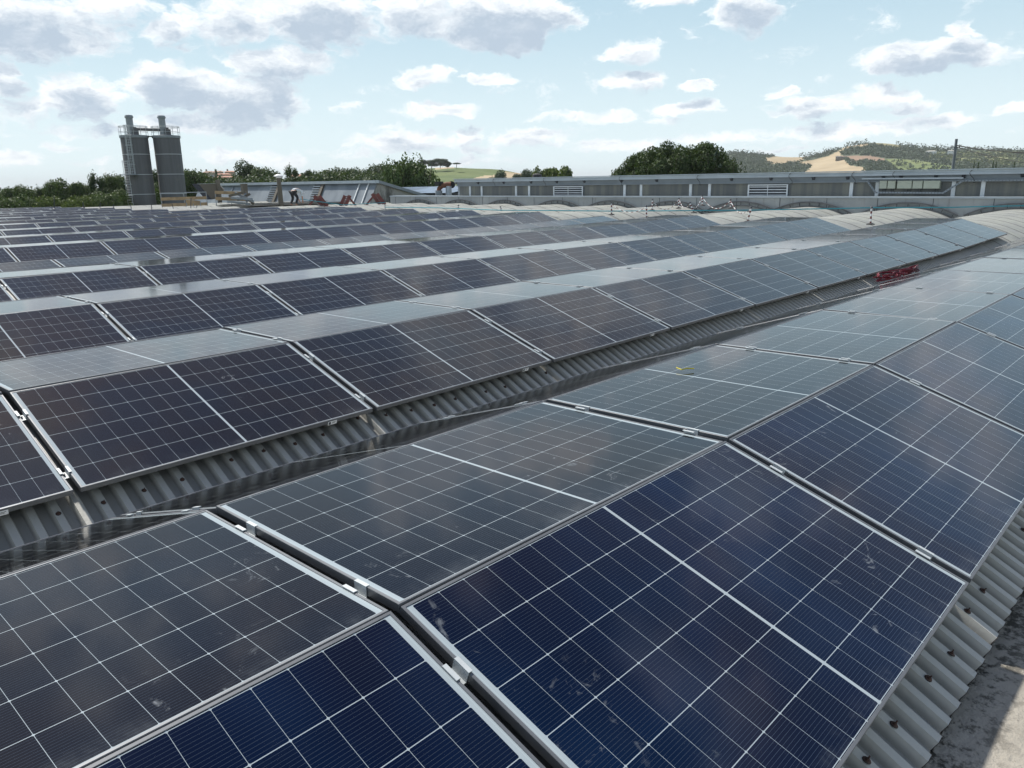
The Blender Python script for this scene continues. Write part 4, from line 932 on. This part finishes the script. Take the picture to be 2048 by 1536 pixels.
def tree_kind(kind, v):
    key = (kind, v)
    if key in KINDS: return KINDS[key]
    # unit trees: height 1
    tr = MB(); rnd = random.Random(v * 7 + len(kind))
    if kind == 'broad':
        bl = crown_blobs(.80, .74, .24, v, 15); lf = leaves(7000, bl, .021, v); wood = [((0, 0, 0), (.0, 0, .5), .022, .010)] + [((0, 0, .3 + .03 * k), (.28 * math.cos(k * 1.7), .28 * math.sin(k * 1.7), .55 + .05 * k), .009, .003) for k in range(6)]
    elif kind == 'tall':
        bl = crown_blobs(.42, .86, .12, v, 16); lf = leaves(5500, bl, .018, v); wood = [((0, 0, 0), (0, 0, .8), .016, .005)]
    elif kind == 'airy':
        bl = [(b[0], b[1], b[2], b[3] * .62, b[4] * .62, b[5] * .9) for b in crown_blobs(.75, .9, .08, v, 26)[:-1]]; lf = leaves(6500, bl, .016, v, shell=.2)
        wood = [((0, 0, 0), (0, 0, .7), .016, .004)] + [((0, 0, .12 + .05 * k), (.26 * math.cos(k * 2.1), .26 * math.sin(k * 2.1), .5 + .06 * k), .008, .002) for k in range(8)]
    elif kind == 'bush':
        bl = crown_blobs(1.3, .9, .0, v, 12); lf = leaves(4500, bl, .034, v); wood = [((0, 0, 0), (0, 0, .4), .03, .01)]
    elif kind == 'pine':
        bl = []
        for i in range(70):
            a = rnd.uniform(0, 6.28); q = math.sqrt(rnd.random()); z = .60 + .35 * math.sqrt(max(0, 1 - q * q * .96)) - rnd.random() * .07
            s = rnd.uniform(.075, .12); bl.append((q * .52 * math.cos(a), q * .52 * math.sin(a), z, s, s, s * .8))
        bl += [(.3 * math.cos(k), .3 * math.sin(k), .64, .2, .2, .12) for k in range(6)] + [(0, 0, .72, .34, .34, .16)]
        lf = leaves(34000, bl, .0125, v, shell=.8); wood = [((0, 0, 0), (0, 0, .5), .03, .02)] + [((0, 0, .38), (.36 * math.cos(k), .36 * math.sin(k), .62), .014, .005) for k in range(7)]
    elif kind == 'umbrella':
        bl = [(.2 * math.cos(k), .2 * math.sin(k), .78, .2, .2, .12) for k in range(6)] + [(0, 0, .84, .26, .26, .13)]
        lf = leaves(1500, bl, .03, v); wood = [((0, 0, 0), (0, 0, .75), .03, .02)]
    elif kind == 'cedar':
        bl = []
        for i in range(46):
            z = rnd.random() ** .8; rr = .36 * (1 - z) + .03; a = rnd.uniform(0, 6.28); q = rr * rnd.uniform(.4, 1)
            bl.append((q * math.cos(a), q * math.sin(a), .06 + z * .92 - q * .12, .085 * (1.15 - z), .085 * (1.15 - z), .02 + .012 * (1 - z)))
        lf = leaves(12000, bl, .013, v, shell=.2); wood = [((0, 0, 0), (0, 0, .97), .018, .003)]
    else:  # cypress
        bl = [(0, 0, .1 + .1 * k, .10 * (1.05 - k * .1) + .02, .10 * (1.05 - k * .1) + .02, .09) for k in range(9)]; lf = leaves(1200, bl, .025, v); wood = [((0, 0, 0), (0, 0, .9), .02, .004)]
    for a, b, r1, r2 in wood: tr.tube([a, Vector(a).lerp(Vector(b), .5) + Vector((rnd.uniform(-.01, .01), rnd.uniform(-.01, .01), 0)), b], r1, 7, r2=r2)
    zs = sorted(v_[2] for v_ in lf.v); rs = sorted(abs(v_[0]) for v_ in lf.v); zt = zs[int(len(zs) * .997)]; wr = 2 * rs[int(len(rs) * .985)]
    KINDS[key] = (lf, tr.mesh('trunk', M_BARK), {}, zt, wr); return KINDS[key]
def tree(px, top, wpx, D, kind, v, leaf, label, group=None, zb=0.0, wf=None):
    t = on_d(px, top, D); a = math.atan2(t.y, t.x); lf, tm, cache, zt, w0 = tree_kind(kind, v)
    if leaf.name not in cache: cache[leaf.name] = lf.mesh('crown', leaf)
    h = (t.z - zb) / zt
    sc2 = FPX * (1 + ((px - CX) ** 2 + (top - CY) ** 2) / FPX ** 2) ** .5; w = wpx / sc2 * D
    s = w / w0; o = empty('tree' if kind not in ('bush',) else 'bush', (D * math.cos(a), D * math.sin(a), zb), (0, 0, v * 1.3 + px), label=label, cat='tree' if kind != 'bush' else 'bush', group=group)
    hz_ = min(h, s * {'tall': 1.9, 'cypress': 3, 'cedar': 1.6, 'airy': 1.6}.get(kind, 1.25))
    cr = link('crown', cache[leaf.name], o, (0, 0, (h - hz_) * zt)); cr.scale = (s, s, hz_)
    tk = link('trunk', tm, o); tk.scale = (s, s, h * .97)
    return o
LL = [(8, 381, 26, 125), (19, 376, 26, 112), (44, 371, 34, 108), (70, 375, 26, 110), (90, 377, 22, 114), (112, 359, 44, 104), (137, 376, 26, 112), (152, 366, 24, 108), (170, 368, 26, 112),
      (192, 347, 32, 104), (216, 349, 30, 108), (238, 351, 30, 112)]
for i, (x, y, w, D) in enumerate(LL):
    kd = 'tall' if i in (7,) else ('airy' if i in (9, 10, 3) else 'broad')
    tree(x, y, w * 1.3, D, kd, 1 + i % 3, L_MID if i % 3 else L_DARK, f'{ORD[i + 1]} dark tree from the left in the wood left of the silos', 'trees left of the silos')
for i, (x, y, w, D) in enumerate(((60, 390, 60, 102), (100, 393, 40, 98), (137, 399, 46, 92), (163, 392, 40, 94), (188, 384, 44, 96), (212, 388, 40, 92), (232, 379, 44, 97), (20, 396, 40, 96), (255, 384, 40, 100), (290, 372, 50, 110), (318, 366, 36, 112))):
    tree(x, y, w * 1.2, D, 'bush', 1 + i % 2, L_LIGHT if i in (2, 1, 3) else L_MID, f'{["round bush under the left dark trees","green bush by the tall stake","yellow-green bush behind the far roof edge","light bush next to the yellow-green one","rounded mid-green bush among the low thicket","low green bush in front of the thicket","largest bush at the foot of the left silo","small bush at the left picture edge","bush directly behind the left silo","dark bush between the two silos","bush behind the right silo"][i]}', 'bushes left of the silos')
MM = [(312, 340, 24, 130, 'broad', 'tree showing in the gap between the silos'), (383, 340, 40, 130, 'broad', 'tree just right of the right silo'), (404, 346, 30, 150, 'broad', 'tree behind the brown shed'),
      (431, 340, 9, 220, 'cypress', 'thin cypress beside the villas'), (455, 357, 34, 170, 'broad', 'round tree in front of the red-roofed villa'), (480, 357, 24, 170, 'broad', 'small tree between villa and brown house'),
      (488, 323, 44, 190, 'broad', 'tallest round dark tree above the villas'), (527, 336, 38, 180, 'broad', 'light tree right of the tall villa tree'), (552, 344, 26, 185, 'broad', 'low tree behind the flue'),
      (582, 331, 24, 140, 'airy', 'thin airy tree rising above the grey shed'), (600, 352, 22, 150, 'broad', 'low tree before the cream house'), (614, 341, 18, 170, 'tall', 'narrow dark tree right of the cream house'), (630, 343, 26, 175, 'broad', 'second tree right of the cream house'),
      (650, 341, 26, 180, 'broad', 'third tree right of the cream house'), (672, 348, 28, 165, 'broad', 'yellow-green round tree above the grey shed'), (674, 336, 34, 200, 'broad', 'darker tree behind the yellow-green one'), (696, 338, 28, 200, 'broad', 'dark tree near the middle of the shed roof'),
      (716, 337, 40, 210, 'broad', 'wide dark tree left of the big airy tree'), (738, 340, 30, 220, 'broad', 'smaller tree next to the wide dark tree'), (757, 329, 40, 230, 'broad', 'tree touching the left side of the big airy tree')]
for i, (x, y, w, D, kd, lb) in enumerate(MM):
    tree(x, y, w * 1.3, D, kd, 1 + i % 3, L_LIGHT if i in (14,) else (L_MID if i in (1, 7, 9, 10, 12) else L_DARK), lb, 'trees behind the grey shed')
tree(797, 318, 84, 78, 'airy', 4, L_MID, 'left half of the big airy tree behind the shed gable', 'big airy trees'); tree(838, 317, 84, 80, 'airy', 5, L_MID, 'right half of the big airy tree behind the shed gable', 'big airy trees')
tree(815, 326, 98, 84, 'broad', 2, L_DARK, 'dense tree filling the heart of the airy pair', 'big airy trees')
HH = [(846, 319, 16, 520, 'broad', 'tree at the left of the hilltop grove'), (862, 320, 18, 520, 'broad', 'small hilltop tree left of the largest'), (880, 317, 26, 520, 'broad', 'largest tree of the hilltop grove'), (895, 322, 13, 520, 'broad', 'right tree of the hilltop grove'),
      (913, 325, 15, 510, 'umbrella', 'lone small umbrella pine on the vineyard crest')]
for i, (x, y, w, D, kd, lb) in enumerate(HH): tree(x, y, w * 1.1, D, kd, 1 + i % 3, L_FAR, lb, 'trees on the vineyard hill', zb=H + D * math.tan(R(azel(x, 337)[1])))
for i, (x, y, w, D, kd, lb, lf) in enumerate(((998, 341, 30, 260, 'broad', 'round dark bush-like tree on the lower vineyard', L_FAR), (1034, 348, 16, 260, 'broad', 'small round tree right of the vineyard bush', L_FAR), (1055, 339, 24, 220, 'broad', 'dark bluish tree beside the light green thicket', L_FAR),
      (1078, 338, 30, 110, 'tall', 'left light green tree above the clerestory gutter', L_LIGHT), (1100, 337, 32, 110, 'tall', 'middle light green tree above the clerestory gutter', L_LIGHT), (1127, 335, 34, 108, 'tall', 'right light green tree above the clerestory gutter', L_LIGHT), (1092, 343, 40, 112, 'bush', 'low light green bush between those trees', L_LIGHT),
      (1238, 345, 18, 300, 'broad', 'tiny bluish tree left of the great pine', L_FAR))):
    tree(x, y, w * 1.3, D, kd, 1 + i % 3, lf, lb, 'trees behind the clerestory')
tree(1322, 291, 170, 96, 'pine', 1, L_PINE, 'left broad stone pine crown behind the clerestory', 'stone pines'); tree(1395, 289, 150, 99, 'pine', 2, L_PINE, 'right broad stone pine crown behind the clerestory', 'stone pines')
tree(1434, 308, 88, 84, 'cedar', 1, L_CEDAR, 'blue-green cedar in front of the right stone pine', 'conifers beside the pines')
for i, (x, y, w) in enumerate(((1468, 318, 40), (1482, 325, 34), (1491, 334, 26))): tree(x, y, w, 90 + i, 'cedar', 2 + i % 2, L_DARK, f'{["tallest","middle","smallest"][i]} dark spruce at the right of the blue-green cedar', 'conifers beside the pines')
for i, x in enumerate((1949, 1957.5, 1987, 1993, 2030)): tree(x, 323 + (i % 2) * 1.5, 5, 120, 'cypress', 1, L_DARK, f'{ORD[i + 1]} small dark cypress tip from the left above the right gutter', 'cypress tips above the gutter')
# woods on the right hill: one mass of tree crowns
rnd = random.Random(21); big = []; light = []
def hz(px, py):
    # follow the ray down to the hill sheet
    e = azel(px, interp(PR, px))[1]; ztop = H + 1500 * math.tan(R(e)); lo = None
    d = ray(px, py); hh = math.hypot(d.x, d.y)
    for k in range(1, 101):
        s = k / 100; r = 900 + 600 * s; z = ztop * s * (1 - .15 * math.sin(s * 3.14)); zr = H + d.z / hh * r
        if zr <= z: return r, z
    return 1495, ztop
def wooded(x, y):
    if y < interp(PR, x) + .5: return False
    if any(inpoly(x, y, p) for p in R_TAN) or inpoly(x, y, R_BRN) or inpoly(x, y, R_TOP): return False
    if inpoly(x, y, R_GRN): return rnd.random() < .12
    return True
for _ in range(7500):
    x = rnd.uniform(1380, 2090); y = rnd.uniform(284, 350)
    if not wooded(x, y): continue
    orc = inpoly(x, y, R_ORC); r, z = hz(x, y); a = R(azel(x, y)[0]); s = rnd.uniform(2.2, 4.4) * (.65 if orc else 1)
    (light if orc and rnd.random() < .6 else big).append((r * math.cos(a), r * math.sin(a), z + s * .35, s, s, s * .8, 1))
for x0, x1, st_ in ((1690, 1745, 3), (1745, 1900, 4), (1455, 1530, 5), (1600, 1690, 5), (1900, 2090, 4)):
    x = x0
    while x < x1:
        if not (1738 < x < 1790):
            a, e = azel(x, interp(PR, x)); z = H + 1495 * math.tan(R(e)); s = rnd.uniform(3, 6.5); big.append((1495 * math.cos(R(a)), 1495 * math.sin(R(a)), z + s * .3, s, s, s * rnd.uniform(.8, 1.3), 1))
        x += st_ * rnd.uniform(.5, 1.3)
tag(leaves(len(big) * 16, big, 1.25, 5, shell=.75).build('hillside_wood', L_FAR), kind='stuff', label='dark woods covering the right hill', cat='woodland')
tag(leaves(len(light) * 16, light, 1.0, 6, shell=.75).build('hillside_orchard', L_FAR2), kind='stuff', label='yellow-green orchard trees on the right hill', cat='orchard')
# thicket filling the left slope behind the silos
lb = []
for _ in range(900):
    x = rnd.uniform(-60, 780); yb_ = interp([(-60, 404), (240, 392), (330, 366), (425, 362), (440, 368), (620, 367), (640, 360), (760, 358)], x); y = yb_ + rnd.uniform(0, 26); D = rnd.uniform(135, 170)
    p = on_d(x, y, D); s = rnd.uniform(1.0, 2.2); lb.append((p.x, p.y, p.z, s, s, s, 1))
tag(leaves(len(lb) * 90, lb, .24, 8, shell=.7).build('thicket', L_DARK), kind='stuff', label='dense dark thicket between the far trees', cat='thicket')

# ------------------------------------------------------------------ houses
def house(px, py_e, py_r, wpx, D, dep, wallc, roofc, label, hip=False, wins=3, rot=0):
    sc2 = FPX * (1 + ((px - CX) ** 2 + (py_e - CY) ** 2) / FPX ** 2) ** .5
    c = on_d(px, py_e, D); w = wpx / sc2 * D / 2; zr = on_d(px, py_r, D).z - c.z; a = math.atan2(c.y, c.x)
    o = empty('house', (c.x, c.y, c.z - 5.5), (0, 0, a + rot), label=label, cat='house', group='houses on the left slope'); e = .35; ht = 5.5
    m = MB(); m.box((0, -w, 0), (dep, w, ht)); m.build('wall', wallc, o)
    hi_ = w * .5 if hip else 0
    m = MB(); v = [(-e, -w - e, ht), (-e, w + e, ht), (dep + e, w + e, ht), (dep + e, -w - e, ht), (dep / 2, -w - e * .5 + hi_, ht + zr), (dep / 2, w + e * .5 - hi_, ht + zr)]
    m.add(v, [(0, 4, 5, 1), (2, 5, 4, 3), (1, 5, 2), (3, 4, 0), (0, 1, 2, 3)]); rf = m.build('roof', roofc, o)
    m = MB(); m.box((dep * .4, w * .3, ht + zr * .4), (dep * .4 + .5, w * .3 + .5, ht + zr + .5)); m.build('chimney', wallc, rf)
    for k in range(wins):
        yy = -w + (k + .5) * 2 * w / wins; fo = MB(); fo.box((-.05, yy - .45, ht - 2.1), (-.005, yy + .45, ht - .8)); fo = fo.build('window', M_WHITE, o)
        g_ = MB(); g_.box((-.07, yy - .36, ht - 2.0), (-.052, yy + .36, ht - .9)); g_.build('pane', M_DARK, fo)
TR_ = mat('terracotta_tiles', (.30, .15, .10), .8, 0, .2, 1.5); TR2 = mat('brown_tiles', (.24, .16, .12), .85, 0, .2, 1.5)
WC = mat('cream_wall', (.42, .36, .28), .85); WB = mat('brown_brick', (.25, .19, .14), .9, 0, .2, 2); WP = mat('pale_wall', (.55, .52, .46), .85)
house(447, 349, 346, 28, 235, 9, WC, TR_, 'red-roofed villa upper block amid dark trees', True, 4)
house(454, 354.5, 351.5, 52, 225, 8, WC, TR_, 'wide lower red-roofed villa wing right behind the brown shed', True, 6)
house(492, 353, 346.5, 26, 215, 8, mat('pink_wall', (.42, .30, .23), .85), TR_, 'pinkish gabled house left of the brown brick house', False, 2)
house(510, 357, 349.5, 42, 205, 9, WB, TR2, 'wide brown brick house below the tall round tree', False, 3)
house(418, 345, 341.5, 20, 260, 8, WC, TR2, 'brown-roofed house just left of the villas', True, 2)
house(436, 344, 341, 20, 270, 8, WC, TR2, 'second brown-roofed house partly hidden above the villas', True, 2)
house(460, 344, 341, 20, 270, 8, WC, TR_, 'small ochre house above the red-roofed villa', True, 2)
house(594, 353, 348, 28, 230, 8, WP, TR_, 'cream house with windows right of the airy tree', True, 4)
house(757, 351, 349, 14, 330, 8, WC, TR2, 'small stone house left of the big airy tree', True, 2)
house(1862, 302.5, 301, 20, 1400, 12, M_WHITE, WP, 'long low white building on the wooded right hill', True, 3)
house(1902, 301, 300, 12, 1400, 12, M_WHITE, WP, 'small white building beside the pole on the hill', True, 2)
house(1678, 313.6, 312.2, 12, 1300, 12, M_BROWN, M_DARK, 'dark farm shed on the tan field crest', False, 2)
house(1689, 313, 311.8, 10, 1300, 12, M_BROWN, TR2, 'small farmhouse next to the dark farm shed', False, 2)

# ------------------------------------------------------------------ haze
hm = bpy.data.materials.new('haze'); hm.use_nodes = True; hn = hm.node_tree; hn.nodes.remove(hn.nodes['Principled BSDF'])
pvn = hn.nodes.new('ShaderNodeVolumePrincipled'); pvn.inputs['Color'].default_value = (.95, .98, 1.0, 1); pvn.inputs['Density'].default_value = .00011; pvn.inputs['Anisotropy'].default_value = 0
hn.links.new(pvn.outputs[0], hn.nodes['Material Output'].inputs['Volume'])
hb = MB(); hb.box((-11200, -11200, -1), (11200, 11200, 95)); tag(hb.build('haze', hm), kind='stuff', label='thin pale summer haze over the valley', cat='haze')
